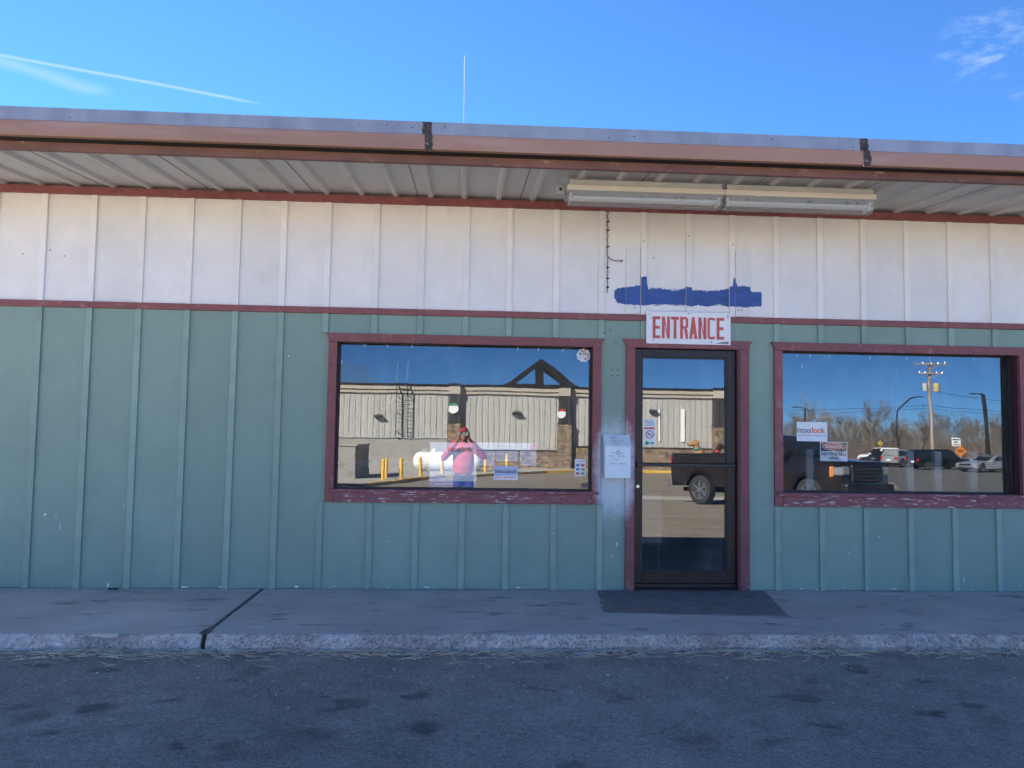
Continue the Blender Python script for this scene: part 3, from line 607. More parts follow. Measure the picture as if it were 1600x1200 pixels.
def smear(x0, x1, y, n=None):
    n = n or max(4, int((x1 - x0) / .006)); mb = MB(); pr = None
    for i in range(n + 1):
        x = x0 + (x1 - x0) * i / n
        j = noise.noise(Vector((x * 60, .3, 0))) * .010 + rng.uniform(-.003, .003); k = noise.noise(Vector((x * 45, 7.3, 0))) * .007 + rng.uniform(-.002, .002)
        zt, zb = interp(SM_T, x) + j, interp(SM_B, x) + k
        if x - 1.333 < .02 or 2.691 - x < .012: zt -= .02 * rng.random(); zb += .02 * rng.random()
        if pr: mb.quad((pr[0], y, pr[2]), (x, y, zb), (x, y, zt), (pr[0], y, pr[1]))
        pr = (x, zt, zb)
    mb.build('paint_smear', 'bluepaint', shop)
smear(1.333, 1.435, -.0016); smear(1.436, 1.566, -.0112); smear(1.572, 1.626, -.0205); smear(1.627, 1.985, -.0016); smear(1.986, 2.040, -.0205); smear(2.041, 2.385, -.0016); smear(2.386, 2.440, -.0205); smear(2.4465, 2.583, -.0112); smear(2.5835, 2.691, -.0016)
for (x, z, y) in [(1.598, 2.79, -.0207), (2.43, 2.79, -.0207), (1.60, 3.13, -.0192), (2.013, 3.19, -.0192), (1.69, 2.98, -.0016), (2.42, 3.12, -.0192), (1.35, 2.20, .0), (1.30, 2.31, .0), (1.32, 1.95, 0), (1.37, 1.95, 0), (1.32, 1.90, 0), (1.37, 1.90, 0), (1.52, 2.52, -.0107), (2.47, 2.52, -.0107), (2.50, 2.52, -.0107), (1.24, 2.28, -.019), (-3.62, 2.9, 0), (-3.85, 2.86, 0), (-3.50, 2.85, 0)]:
    MB().lathe([(.006, 0), (.005, -.0015)], (x, y, z), 'y', 8).build('nail_hole', 'hole', shop)
# bits of bare material and chips on the green wall
def chips():
    for (x, z, w, h) in [(-3.42, .52, .005, .10), (-3.24, .55, .005, .09), (-3.55, .62, .03, .02), (-3.46, .60, .012, .012), (-3.7, .60, .012, .02), (-2.9, .70, .008, .015), (-1.55, 2.02, .01, .02), (-2.37, .014, .09, .018), (-2.05, .016, .06, .014), (-1.42, .02, .045, .022), (.5, .02, .05, .012), (-.3, .02, .06, .01), (3.9, .02, .07, .012), (1.37, .4, .012, .05), (1.33, .3, .01, .02), (-3.0, .03, .02, .05), (4.55, .10, .008, .06)]:
        mb = MB(); n = 9; pl = [(x + w * .5 * math.cos(t) * rng.uniform(.55, 1.1), z + h * .5 * math.sin(t) * rng.uniform(.55, 1.1)) for t in [2 * math.pi * i / n for i in range(n)]]
        mb.prism(pl, -.0012, .003); mb.build('paint_chip', 'paper', shop)
chips()
for k in range(70):
    x = rng.uniform(-3.9, 5.3); z = abs(rng.gauss(0, .02)) + .008 if k % 3 else rng.uniform(.05, .5)
    if 1.40 < x < 2.60: continue
    onb = min(abs(x - q) for q in BX) < .032; w = rng.uniform(.004, .022); h = rng.uniform(.004, .014)
    if onb: x = min(BX, key=lambda q: abs(q - x)); w = min(w, .02)
    y = -.0182 if onb else -.0012
    MB().prism([(x + w * .5 * math.cos(t) * rng.uniform(.5, 1.1), z + h * .5 * math.sin(t) * rng.uniform(.5, 1.1)) for t in [2 * math.pi * i / 7 for i in range(7)]], y, y + .0025).build('paint_chip', rng.choice(['paper', 'signwhite', 'concrete']), shop)
for k in range(34):
    top_ = rng.random() < .6; x = rng.uniform(1.64, 1.97) if rng.random() < .5 else rng.uniform(2.05, 2.37); w = rng.uniform(.02, .09); z = (interp(SM_T, x) + rng.uniform(-.002, .014)) if top_ else (interp(SM_B, x) - rng.uniform(-.002, .008)); h = rng.uniform(.0012, .003)
    w = min(w, (1.975 if x < 2 else 2.38) - x)
    if w > .01: MB().prism([(x, z), (x + w * .4, z - h), (x + w, z + rng.uniform(-.002, .002)), (x + w * .5, z + h)], -.0018, .001).build('brush_streak', 'bluepaint', shop)
# pale overspray halo round the drop box is real paint on the wall
# ================================================================== things on the front
sg = thing('entrance_sign', 'white metal sign reading ENTRANCE in tall faded red letters above the door', 'sign', (2.0, -.045, 2.188))
MB().box(1.615, 2.386, -.050, -.0405, 2.192, 2.484, .002).build('board', 'signwhite', sg)
LW, LH, LT = .0735, .198, .0265
def letter(ch, x):
    z = 2.240; mb = MB(); y0, y1 = -.0512, -.0503
    bar = lambda xa, xb, za, zb: mb.prism([(x + xa, z + za), (x + xb, z + za), (x + xb, z + zb), (x + xa, z + zb)], y0, y1)
    def ring(xa, xb, za, zb, gap=None, n=5):
        rad = min(.026, (xb - xa) / 2); O, I = [], []
        for cx, cz, a0 in ((xb - rad, zb - rad, 0), (xa + rad, zb - rad, 90), (xa + rad, za + rad, 180), (xb - rad, za + rad, 270)):
            for i in range(n + 1):
                t = R_(a0 + 90 * i / n); O.append((x + cx + rad * math.cos(t), z + cz + rad * math.sin(t))); ri = max(.004, rad - LT); I.append((x + cx + ri * math.cos(t), z + cz + ri * math.sin(t)))
        m = len(O)
        for k in range(m):
            l = (k + 1) % m
            if gap and l == 0: continue
            mb.prism([O[k], O[l], I[l], I[k]], y0, y1)
    if ch == 'E':
        bar(0, LT, 0, LH)
        for za in (0, LH / 2 - LT * .5, LH - LT): bar(LT, LW * (.88 if 0 < za < .1 else .95), za, za + LT)
    elif ch == 'N':
        bar(0, LT, 0, LH); bar(LW - LT, LW, 0, LH); mb.prism([(x + LT, z + LH), (x + LT, z + LH - .062), (x + LW - LT, z), (x + LW - LT, z + .062)], y0, y1)
    elif ch == 'T': bar(0, LW, LH - LT, LH); bar(LW / 2 - LT / 2, LW / 2 + LT / 2, 0, LH - LT)
    elif ch == 'R': bar(0, LT, 0, LH * .459); ring(0, LW, LH * .46, LH); mb.prism([(x, z + LH * .46), (x + LT, z + LH * .46), (x + LT, z + LH), (x, z + LH)], y0 - .0003, y1); mb.prism([(x + LW * .50, z + LH * .459), (x + LW * .88, z + LH * .459), (x + LW * 1.02, z), (x + LW * .70, z)], y0, y1)
    elif ch == 'A':
        for sg in (0, 1):
            q = [(0, 0), (LT, 0), (LW / 2 + LT * .45, LH), (LW / 2 - LT * .45, LH)]
            mb.prism([(x + (LW - px if sg else px), z + pz) for px, pz in q], y0 - .0003 * sg, y1)
        mb.prism([(x + LW * .24, z + LH * .24), (x + LW * .76, z + LH * .24), (x + LW * .76, z + LH * .24 + LT * .9), (x + LW * .24, z + LH * .24 + LT * .9)], y0 - .0006, y1)
    elif ch == 'C':
        ring(0, LW, 0, LH, gap=True)
    mb.build('letter', 'letterred', sg_)
sg_ = sg
for k, ch in enumerate('ENTRANCE'): letter(ch, 1.672 + k * .0834)
for (x, z) in ((1.645, 2.455), (1.66, 2.42), (2.36, 2.46), (2.36, 2.44), (1.68, 2.225), (2.21, 2.215), (2.355, 2.213), (2.0, 2.47)): MB().lathe([(.006, 0), (.005, -.002)], (x, -.0502, z), 'y', 8).build('screw', 'hole', sg)
MB().prism([(2.24, 2.200), (2.36, 2.200), (2.372, 2.215), (2.34, 2.226), (2.30, 2.218)], -.0515, -.0503).build('peeled_patch', 'inksoft', sg)

bx = thing('drop_box', 'pale blue metal drop box with sloping lid and faint handwriting between window and door', 'drop box', (1.343, -.05, .99))
MB().prism([(-.0335, .992), (-.125, .992), (-.125, 1.262), (-.0335, 1.285)], 1.238, 1.462, 'yz').build('body', 'boxblue' if 'boxblue' in MATS else 'paper', bx)
MB().prism([(-.0335, 1.372), (-.0335, 1.286), (-.134, 1.262), (-.136, 1.272)], 1.232, 1.468, 'yz').build('lid', 'boxblue', bx)
mb = MB(); mb.tube([(1.35 + .014 * math.cos(t) * (1 - .25 * math.sin(t)), -.129, 1.215 + .018 * math.sin(t)) for t in [2 * math.pi * i / 14 for i in range(15)]], .0022, 6); mb.build('finger_loop', 'inksoft', bx)
MB().box(1.29, 1.335, -.128, -.1252, 1.2115, 1.2145).build('slot_line', 'inksoft', bx); MB().box(1.367, 1.412, -.128, -.1252, 1.2115, 1.2145).build('slot_line', 'inksoft', bx)
def scribble(par, x0, x1, z, h, n, yf, m='inksoft'):
    mb = MB(); pr = None
    for i in range(n * 5 + 1):
        t = i / (n * 5); x = x0 + (x1 - x0) * t; zz = z + h * .5 * math.sin(i * 1.7 + rng.uniform(-.5, .5)) * (.35 if (i // 5) % 4 == 3 else 1)
        if pr and (i // 5) % 5 != 4: mb.tube([(pr[0], yf(pr[1]), pr[1]), (x, yf(zz), zz)], .0009, 3, False)
        pr = (x, zz)
    mb.build('handwriting', m, par)
lidy = lambda z: -.1365 + (z - 1.272) * 1.02 + .0 - .0015
scribble(bx, 1.29, 1.36, 1.345, .014, 5, lidy); scribble(bx, 1.30, 1.40, 1.318, .014, 7, lidy); scribble(bx, 1.31, 1.37, 1.298, .012, 5, lidy)
fy = lambda z: -.1262
scribble(bx, 1.27, 1.33, 1.185, .012, 5, fy); scribble(bx, 1.35, 1.42, 1.18, .02, 4, fy); scribble(bx, 1.28, 1.43, 1.118, .018, 9, fy, 'inksoft'); scribble(bx, 1.30, 1.38, 1.155, .01, 5, fy)

# fluorescent fixtures under the eave
def fixture(x0, x1, lb):
    t = thing('eave_light', lb, 'light', ((x0 + x1) / 2, -.9, 3.24), 'unlit fluorescent fixtures under the eave')
    MB().box(x0, x1, -.985, -.80, 3.278, 3.322, .003).build('housing', 'fixture', t)
    MB().box(x0 + .02, x1 - .02, -.97, -.815, 3.322, 3.365).build('mounting_channel', 'soffit', t)
    n = 24; mb = MB(); pr = [(-.965, 3.2775), (-.955, 3.20), (-.93, 3.182), (-.855, 3.182), (-.83, 3.20), (-.82, 3.2775)]
    mb.prism(pr, x0 + .012, x1 - .012, 'yz'); mb.build('diffuser', 'diffuser', t)
    for y in (-.925, -.86):
        tb = MB(); tb.tube([(x0 + .05, y, 3.235), (x1 - .05, y, 3.235)], .013, 10); tb.build('tube', 'paper', t, smooth=60)
    for x in (x0 + .035, x1 - .035): MB().box(x - .006, x + .006, -.945, -.84, 3.20, 3.267).build('lamp_holder', 'paper', t)
    for k in range(4):
        x = rng.uniform(x0 + .1, x1 - .1); MB().box(x, x + rng.uniform(.01, .03), -.953, -.945, 3.245, 3.262).build('dead_leaf', 'hole', t)
    return t
fixture(.772, 2.026, 'unlit wraparound light fixture beside the small junction box under the eave')
fixture(2.029, 3.262, 'unlit wraparound light fixture under the eave on the side away from the junction box')
jb = thing('junction_box', 'small grey electrical box at the end of the eave lights', 'electrical box', (.725, -.85, 3.27))
MB().box(.69, .765, -.90, -.82, 3.262, 3.350, .004).build('box', 'galv', jb); MB().lathe([(.012, 0), (.011, -.004)], (.728, -.9002, 3.305), 'y', 10).build('knockout', 'hole', jb)
cb = thing('hanging_cable', 'loose dark cable running down the white boards beside the blue paint smear', 'cable', (1.27, -.01, 2.64))
mb = MB(); mb.tube([(1.265 + .006 * math.sin(i * 2.3), -.006, 3.40 - .41 * i / 16) for i in range(17)] + [(1.275, -.012, 2.975), (1.30, -.016, 2.95), (1.34, -.018, 2.94), (1.385, -.02, 2.94)], .0035, 6); mb.build('wire', 'cable', cb, smooth=60)
mb = MB(); mb.tube([(1.268 + .003 * math.sin(i * 1.3), -.005, 2.98 - .33 * i / 14) for i in range(15)], .0032, 6); mb.build('stub', 'cable', cb, smooth=60)
for z in (3.30, 3.22, 3.07, 2.88, 2.78, 2.70): MB().box(1.258, 1.282, -.010, .0012, z - .006, z + .006, .002).build('staple', 'hole', cb)
MB().lathe([(.009, 0), (.009, -.01)], (1.392, -.016, 2.94), 'y', 8).build('end_cap', 'cable', cb)
an = thing('roof_antenna', 'thin grey whip antenna standing on the roof', 'antenna', (-.075, 3.0, soff(3.) + .075))
mb = MB(); mb.tube([(-.075, 3, soff(3.) + .075), (-.072, 3, 5.2), (-.085, 3, 6.25)], [.0045, .0035, .0022], 8); mb.build('mast', 'charcoal', an)
MB().lathe([(.05, 0), (.05, .01), (.02, .04)], (-.075, 3, soff(3.) + .075), 'z', 12).build('base', 'galv', an)

# signs and papers in the windows: yo = just in front of glass, yi = just behind
def sheet(name, label, cat, x0, x1, z0, z1, y, m, th=.0015, group=None):
    t = thing(name, label, cat, ((x0 + x1) / 2, y, z0), group); MB().box(x0, x1, y, y + th, z0, z1).build('sheet', m, t); return t
YO, YI = .0880, .0975
s = sheet('window_sign', 'small white sign with dark and orange lettering in the wide window by the danger sign', 'sign', 3.047, 3.335, 1.338, 1.515, YO, 'paper')
text('lettering', 'Intoxa', 'ink', s, 3.117, 1.440, YO - .0006, .128, .052, bold=.006); text('lettering', 'lock', 'orangeink', s, 3.252, 1.440, YO - .0006, .125, .053, bold=.03)
text('small_print', 'IGNITION INTERLOCK', 'inksoft', s, 3.195, 1.391, YO - .0006, .262, .017, bold=.0)
s = sheet('danger_sign', 'sign reading DANGER RESTRICTED AREA with red oval on black in the wide window', 'sign', 3.269, 3.527, 1.158, 1.337, YI, 'paper')
MB().box(3.277, 3.519, YI - .0006, YI, 1.250, 1.329).build('black_field', 'ink', s)
ov = MB(); ov.prism([(3.398 + .108 * math.cos(t), 1.290 + .034 * math.sin(t)) for t in [2 * math.pi * i / 32 for i in range(32)]], YI - .0012, YI - .0007); ov.build('oval_border', 'paper', s)
ov = MB(); ov.prism([(3.398 + .103 * math.cos(t), 1.290 + .030 * math.sin(t)) for t in [2 * math.pi * i / 32 for i in range(32)]], YI - .0018, YI - .0013); ov.build('red_oval', 'redink', s)
text('lettering', 'DANGER', 'paper', s, 3.398, 1.290, YI - .0022, .165, .030, bold=.012)
text('lettering', 'RESTRICTED', 'ink', s, 3.398, 1.224, YI - .0008, .232, .027, bold=.02); text('lettering', 'AREA', 'ink', s, 3.398, 1.186, YI - .0008, .095, .026, bold=.02)
s = sheet('large_poster', 'large pale poster with blue bottom band in the window by the drop box', 'poster', -.301, .117, .885, 1.279, YI, 'paper')
text('lettering', 'Intoxa', 'ink', s, -.085, 1.220, YI - .0006, .115, .045, bold=.008); text('lettering', 'lock', 'orangeink', s, .028, 1.220, YI - .0006, .095, .046, bold=.03)
MB().box(-.301, .117, YI - .0006, YI, .885, .935).build('blue_band', 'blueink', s); text('phone_number', '(866) 972-0091', 'paper', s, -.17, .908, YI - .0012, .16, .016)
s = sheet('header_strip', 'long white strip with a pink end above the pale blue notice sheets', 'poster', .120, .652, 1.219, 1.284, YI, 'paper')
MB().box(.594, .650, YI - .0006, YI, 1.221, 1.282).build('pink_end', 'pinkink', s); text('print', 'NOTICE', 'inksoft', s, .36, 1.252, YI - .0006, .12, .018)
for (x0, x1, z0, z1, lb) in ((.122, .278, 1.078, 1.213, 'pale blue notice sheet beside the large poster'), (.286, .484, 1.118, 1.212, 'pale blue notice sheet above the phone number sign'), (.504, .652, 1.083, 1.214, 'pale blue notice sheet of fine print under the pink end of the strip')):
    s = sheet('notice_sheet', lb, 'notice', x0, x1, z0, z1, YI, 'paperblue')
    for k in range(int((z1 - z0) / .014) - 1): MB().box(x0 + .01, x1 - rng.uniform(.01, .05), YI - .0006, YI, z1 - .014 * (k + 1) - .003, z1 - .014 * (k + 1)).build('print_line', 'inksoft', s)
s = sheet('phone_sign', 'small pale sign with an orange phone number in the window by the drop box', 'sign', .274, .489, .953, 1.076, YO, 'paperblue')
text('lettering', 'Intoxalock', 'ink', s, .381, 1.030, YO - .0006, .19, .038, bold=.012); MB().box(.274, .489, YO - .0004, YO, .953, .988).build('lower_band', 'paper', s); text('phone_number', '(833) 386-8007', 'orangeink', s, .381, .972, YO - .001, .19, .02, bold=.02)
s = sheet('payment_sticker', 'white sticker with small coloured card logos low in the window by the drop box', 'sticker', 1.001, 1.100, .994, 1.148, YO, 'paper')
text('print', 'accepted', 'inksoft', s, 1.05, 1.128, YO - .0006, .05, .010)
for (x, z, m) in ((1.027, 1.092, 'blueink'), (1.073, 1.092, 'redink'), (1.027, 1.055, 'blueink'), (1.073, 1.055, 'inksoft'), (1.027, 1.018, 'redink'), (1.073, 1.018, 'greenink')): MB().box(x - .016, x + .016, YO - .0006, YO, z - .009, z + .009).build('card_logo', m, s)
s = thing('round_sticker', 'round white scalloped sticker with red and green flecks in the window by the drop box', 'sticker', (1.07, YO, 2.02))
mb = MB(); mb.prism([(1.070 + (.062 + .004 * math.sin(9 * t)) * math.cos(t), 2.086 + (.06 + .004 * math.sin(9 * t)) * math.sin(t)) for t in [2 * math.pi * i / 54 for i in range(54)]], YO, YO + .0015); mb.build('sheet', 'paper', s)
for k in range(22):
    a, q = rng.uniform(0, 6.28), .05 * math.sqrt(rng.random()); x, z = 1.07 + q * math.cos(a), 2.086 + q * math.sin(a); w = rng.uniform(.005, .012)
    MB().prism([(x - w, z), (x - w * .2, z + w * .6), (x + w, z + w * .2), (x + w * .2, z - w * .7)], YO - .0006, YO).build('fleck', rng.choice(['greenink', 'redink', 'ink', 'orangeink', 'greenink']), s)
sheet('corner_sticker', 'small dark grey square sticker at the bottom corner of the window by the drop box', 'sticker', 1.062, 1.126, .888, .935, YO, 'interior')
DY = .033
s = sheet('door_notice', 'small white printed notice on the door glass above the no smoking sticker', 'notice', 1.618, 1.719, 1.448, 1.516, DY, 'paper')
for k in range(4): MB().box(1.628, 1.71 - rng.uniform(0, .02), DY - .0006, DY, 1.502 - .014 * k - .005, 1.502 - .014 * k).build('print_line', 'inksoft', s)
s = sheet('no_smoking_sticker', 'white sticker with a red crossed circle on the door glass', 'sticker', 1.618, 1.719, 1.331, 1.445, DY, 'paper')
mb = MB(); n = 28
for i in range(n):
    a, b = 2 * math.pi * i / n, 2 * math.pi * (i + 1) / n
    mb.quad(*[(1.669 + q * math.cos(t), DY - .0006, 1.378 + q * math.sin(t)) for q, t in ((.037, a), (.037, b), (.030, b), (.030, a))])
mb.build('red_ring', 'redink', s)
MB().box(1.669 - .034, 1.669 + .034, DY - .001, DY - .0003, 1.375, 1.381, rot=Matrix.Rotation(R_(45), 4, 'Y')).build('red_bar', 'redink', s); MB().box(1.648, 1.69, DY - .0005, DY - .0001, 1.375, 1.382).build('cigarette', 'ink', s); MB().box(1.622, 1.715, DY - .0006, DY, 1.427, 1.441).build('red_heading', 'redink', s)
s = sheet('green_sticker', 'small white sticker with a green emblem below the no smoking sticker', 'sticker', 1.618, 1.719, 1.273, 1.326, DY, 'paper')
MB().prism([(1.645 + .018 * math.cos(t), 1.30 + .018 * math.sin(t)) for t in [2 * math.pi * i / 14 for i in range(14)]], DY - .0006, DY).build('emblem', 'greenink', s); MB().box(1.67, 1.71, DY - .0006, DY, 1.292, 1.308).build('print_line', 'greenink', s)
# scraps of tape along the window heads
for (x, z) in [(-.90, 2.135), (-.70, 2.135), (-.48, 2.135), (.47, 2.13), (.66, 2.13), (.88, 2.13), (-1.1, 1.98), (3.06, 2.12), (3.18, 2.125), (3.36, 2.12), (3.75, 2.12), (4.10, 2.12), (4.32, 2.12), (4.75, 2.12), (3.1, 2.03)]:
    a = rng.uniform(-.5, .5); o = MB().box(x - .003, x + .003, YO, YO + .001, z - .014, z + .014, rot=Matrix.Rotation(a, 4, 'Y')).build('tape_scrap', 'paper', w1 if x < 2 else w2)
# inside the shop
for x in (3.23, 4.20, 4.47, 4.82):  # posts added to make the pale upright bands of window and wall reflection
    t = thing('band_post', 'pale upright post added behind the wide window to make a pale reflected band', 'post', (x * 1.04, .55, 0), 'posts added inside the shop for pale bands')
    MB().box(x * 1.04 - .035, x * 1.04 + .035, .52, .58, .022, 1.26 + .0 * x, .004).build('upright', 'interior_pale', t); MB().box(x * 1.04 - .09, x * 1.04 + .09, .45, .65, .0005, .022, .003).build('foot', 'interior_pale', t)
lb = thing('leaning_board', 'dark framed board standing inside the door', 'board', (1.72, .3, 0))
MB().box(1.56, 1.86, .28, .30, .36, .84, .003).build('frame', 'black', lb); MB().box(1.58, 1.84, .277, .2795, .38, .82).build('panel', 'interior', lb)
for x in (1.60, 1.82): MB().box(x - .012, x + .012, .301, .32, .0005, .80).build('leg', 'black', lb)
ct = thing('counter', 'long counter standing inside the shop', 'counter', (-.2, 3, 0))
MB().box(-1.6, 1.0, 2.7, 3.3, .0005, .98, .004).build('cabinet', 'interior', ct); MB().box(-1.65, 1.05, 2.65, 3.35, .981, 1.02, .006).build('counter_top', 'interior_pale', ct)

#PART2
# ================================================================== ACROSS THE LOT (seen in the glass)
GZ = -1.15; BY = -50.8; BE = 21.6
# raised apron with yellow kerb
KB = [(-4.3, -27.6), (-3.6, -32.5), (-2.6, -36.8), (-1.2, -38.8), (.6, -40.0), (3.0, -43.2), (5.6, -46.0), (8.6, -48.0), (13.3, -48.9), (21.9, -48.9), (22.4, -50), (22.4, -64)]
mb = MB()
def off(P, d):
    out = []
    for i, p in enumerate(P):
        a = Vector(P[max(i - 1, 0)]); b = Vector(P[min(i + 1, len(P) - 1)]); t = (b - a).normalized(); out.append((p[0] - (-t.y) * d * -1, p[1] - t.x * d))
    return out
KB2 = off(KB, .22)
for (a, b, c, d) in zip(KB, KB[1:], KB2, KB2[1:]):
    za, zb = gz(a[1]), gz(b[1])
    mb.quad((*a, za - .05), (*b, zb - .05), (*b, zb + .15), (*a, za + .15)); mb.quad((*a, za + .15), (*b, zb + .15), (*d, zb + .15), (*c, za + .15)); mb.quad((*c, za + .15), (*d, zb + .15), (*d, zb - .05), (*c, za - .05))
bmesh.ops.recalc_face_normals(mb.bm, faces=mb.bm.faces[:])
struct(mb.build('yellow_kerb', 'yellow'))
mb = MB(); poly = KB2 + [(-22, -64), (-22, -29.5)]
fcs = mb.bm.faces.new([mb.bm.verts.new((x, y, gz(y) + .012 if i >= len(KB2) else gz(y) + .13)) for i, (x, y) in enumerate(poly)]); bmesh.ops.triangulate(mb.bm, faces=[fcs])
struct(mb.build('apron', 'concrete_far'))
# ---- metal clad building
bld = thing('metal_clad_building', 'long beige metal sided building with dark pilasters and stone base across the lot', 'building', (5, BY, GZ))
MB().box(-26, BE, BY - 14, BY - .06, GZ - .1, 4.80).build('wall_core', 'siding', bld)
pan = MB(); pan.box(-.198, .198, -.05, 0, 0, 4.55); pan.box(-.205, -.187, .0005, .03, 0, 4.55); pan.box(.03, .06, .0002, .012, 0, 4.55)
pm_ = pan.mesh('siding_panel'); pm_.materials.append(MATS['siding'])
PIL = [(-1.13, -.35), (6.82, 7.67), (18.21, 19.30), (-13.5, -12.6)]
for k in range(124):
    x = -20 + .413 * k
    if x < BE - .2 and not any(a - .12 < x < b + .12 for a, b in PIL): obj('siding_panel', pm_, None, bld, (x, BY, -.30))
MB().box(-26, BE + .02, BY - .05, BY + .14, 4.26, 4.52, .01).build('trim_band', 'trimband', bld); MB().box(-26, BE + .02, BY - .05, BY + .24, 4.521, 4.80, .01).build('trim_band', 'trimband', bld)
MB().box(-26, BE + .02, BY - .3, BY + .30, 4.801, 4.95, .01).build('parapet_cap', 'black', bld)
MB().box(-26, -1.2, BY - .05, BY + .20, GZ - .1, .98, .01).build('grey_base_wall', 'blockgrey', bld); MB().box(-26, -1.2, BY - .05, BY + .26, .981, 1.03).build('base_flashing', 'galv', bld)
for (a, b) in ((-.30, 6.75), (7.75, 18.15), (19.4, BE)):
    zt = .23 if b < 8 else .55
    MB().box(a, b, BY - .05, BY + .20, GZ - .1, zt).build('stone_base', 'stone', bld); MB().box(a, b, BY - .05, BY + .27, zt + .001, zt + .07, .01).build('stone_cap', 'charcoal', bld)
for i, (a, b) in enumerate(PIL):
    pl = MB().box(a, b, BY - .05, BY + .52, 2.27, 4.26).build('pilaster', 'charcoal', bld)
    MB().box(a - .06, b + .06, BY - .05, BY + .60, GZ - .1, 2.2).build('stone_pier', 'stone', pl); MB().box(a - .09, b + .09, BY - .05, BY + .66, 2.201, 2.269).build('pier_cap', 'charcoal', pl)
    for k in (1, 2): x = a + (b - a) * k / 3; MB().box(x - .015, x + .015, BY + .5205, BY + .55, 2.27, 4.26).build('seam', 'black', pl)
    MB().box(a - .03, b + .03, BY + .245, BY + .58, 4.2605, 4.86).build('band_return', 'trimband', pl); MB().box(a - .06, b + .06, BY + .305, BY + .64, 4.861, 5.02).build('cap_return', 'black', pl)
# timber gable over the wall
gt = MB().box(2.9, 8.3, BY - .45, BY - .16, 4.951, 5.10, .01).build('gable_frame', 'black', bld)
ap = (5.6, 7.0)
for yy in (BY - .45, BY - 3.2):
    for ex in (3.0, 8.2):
        d = Vector((ap[0] - ex, 0, ap[1] - 5.05)); n = Vector((-d.z, 0, d.x)).normalized() * .17 * (1 if ex < ap[0] else -1)
        e = Vector((ex, 0, 5.05)); t = Vector((ap[0], 0, ap[1]))
        MB().prism([(e.x, e.z), (t.x, t.z), (t.x, t.z - .42), (e.x + (.55 if ex < ap[0] else -.55), e.z)], yy, yy + .28).build('rafter', 'black', gt)
    MB().box(5.43, 5.77, yy + .02, yy + .26, 5.0, 6.7).build('king_post', 'black', gt)
MB().box(5.48, 5.72, BY - 3.2, BY - .45, 6.62, 6.8).build('ridge_beam', 'black', gt)
# fixed ladder
ld = MB(); 
for x in (-4.87, -4.04): ld.box(x - .03, x + .03, BY + .42, BY + .48, 1.1, 5.0)
ld = ld.build('wall_ladder', 'black', bld)
for k in range(13): MB().box(-4.84, -4.07, BY + .435, BY + .465, 1.25 + k * .29, 1.285 + k * .29).build('rung', 'black', ld)
for z in (1.5, 2.9, 4.1):
    for x in (-4.87, -4.04): MB().box(x - .02, x + .02, BY + .05, BY + .4195, z, z + .05).build('standoff', 'black', ld)
for x in (-4.87, -4.04): mb = MB(); mb.tube([(x, BY + .45, 5.0), (x, BY + .45, 6.5)], .018, 6); mb.build('grab_rail', 'galv', ld)
# wall pack lights
for (x, z) in ((-6.2, 2.55), (3.75, 2.95), (13.75, 3.25)):
    wl = MB().prism([(BY + .05, z - .12), (BY + .05, z + .14), (BY + .45, z + .05), (BY + .45, z - .02)], x - .26, x + .26, 'yz').build('wall_light', 'charcoal', bld); MB().box(x - .12, x + .12, BY + .0005, BY + .05, z - .08, z + .10).build('back_plate', 'black', wl)
for (x, w) in ((14.25, .06), (16.0, .15)): MB().box(x - w, x + w, BY + .055, BY + .10, 1.05, 3.45, .01).build('white_strip', 'tankwhite', bld)
# plain round ornaments hung on pilasters
def ornament(x, z, y, capm, lb):
    t = thing('round_ornament', lb, 'ornament', (x, y, z - .4))
    mb = MB(); mb.prism([(x + .35 * math.cos(a), z + .35 * math.sin(a)) for a in [2 * math.pi * i / 28 for i in range(28)]], y, y + .05); mb.build('disc', 'tankwhite', t)
    mb = MB(); mb.prism([(x + .36 * math.cos(a), z + .04 + .36 * math.sin(a)) for a in [math.pi * (.16 + .68 * i / 14) for i in range(15)]], y + .0505, y + .08); mb.build('cap', capm, t)
ornament(-.80, 3.2, BY + .56, 'greenink', 'round white wall ornament with a green top on the dark pilaster by the ladder')
ornament(7.0, 2.95, BY + .56, 'redink', 'round white wall ornament with a red top on the dark pilaster under the gable')
# dumpster enclosure
en = thing('dumpster_enclosure', 'grey block dumpster enclosure with pale coping at the end of the yellow kerb', 'enclosure', (-7.7, -37, GZ))
MB().box(-9.6, -5.55, -35.05, -34.8, gz(-34.8) - .1, .66).build('front_wall', 'blockgrey', en); MB().box(-5.75, -5.5, -39.9, -35.051, GZ - .1, .66).build('side_wall', 'blockgrey', en); MB().box(-9.6, -9.35, -39.9, -35.051, GZ - .1, .66).build('side_wall', 'blockgrey', en)
MB().box(-9.65, -5.45, -35.10, -34.75, .661, .74).build('coping', 'concrete_far', en); MB().box(-5.80, -5.45, -39.95, -35.101, .661, .74).build('coping', 'concrete_far', en); MB().box(-9.65, -9.30, -39.95, -35.101, .661, .74).build('coping', 'concrete_far', en)
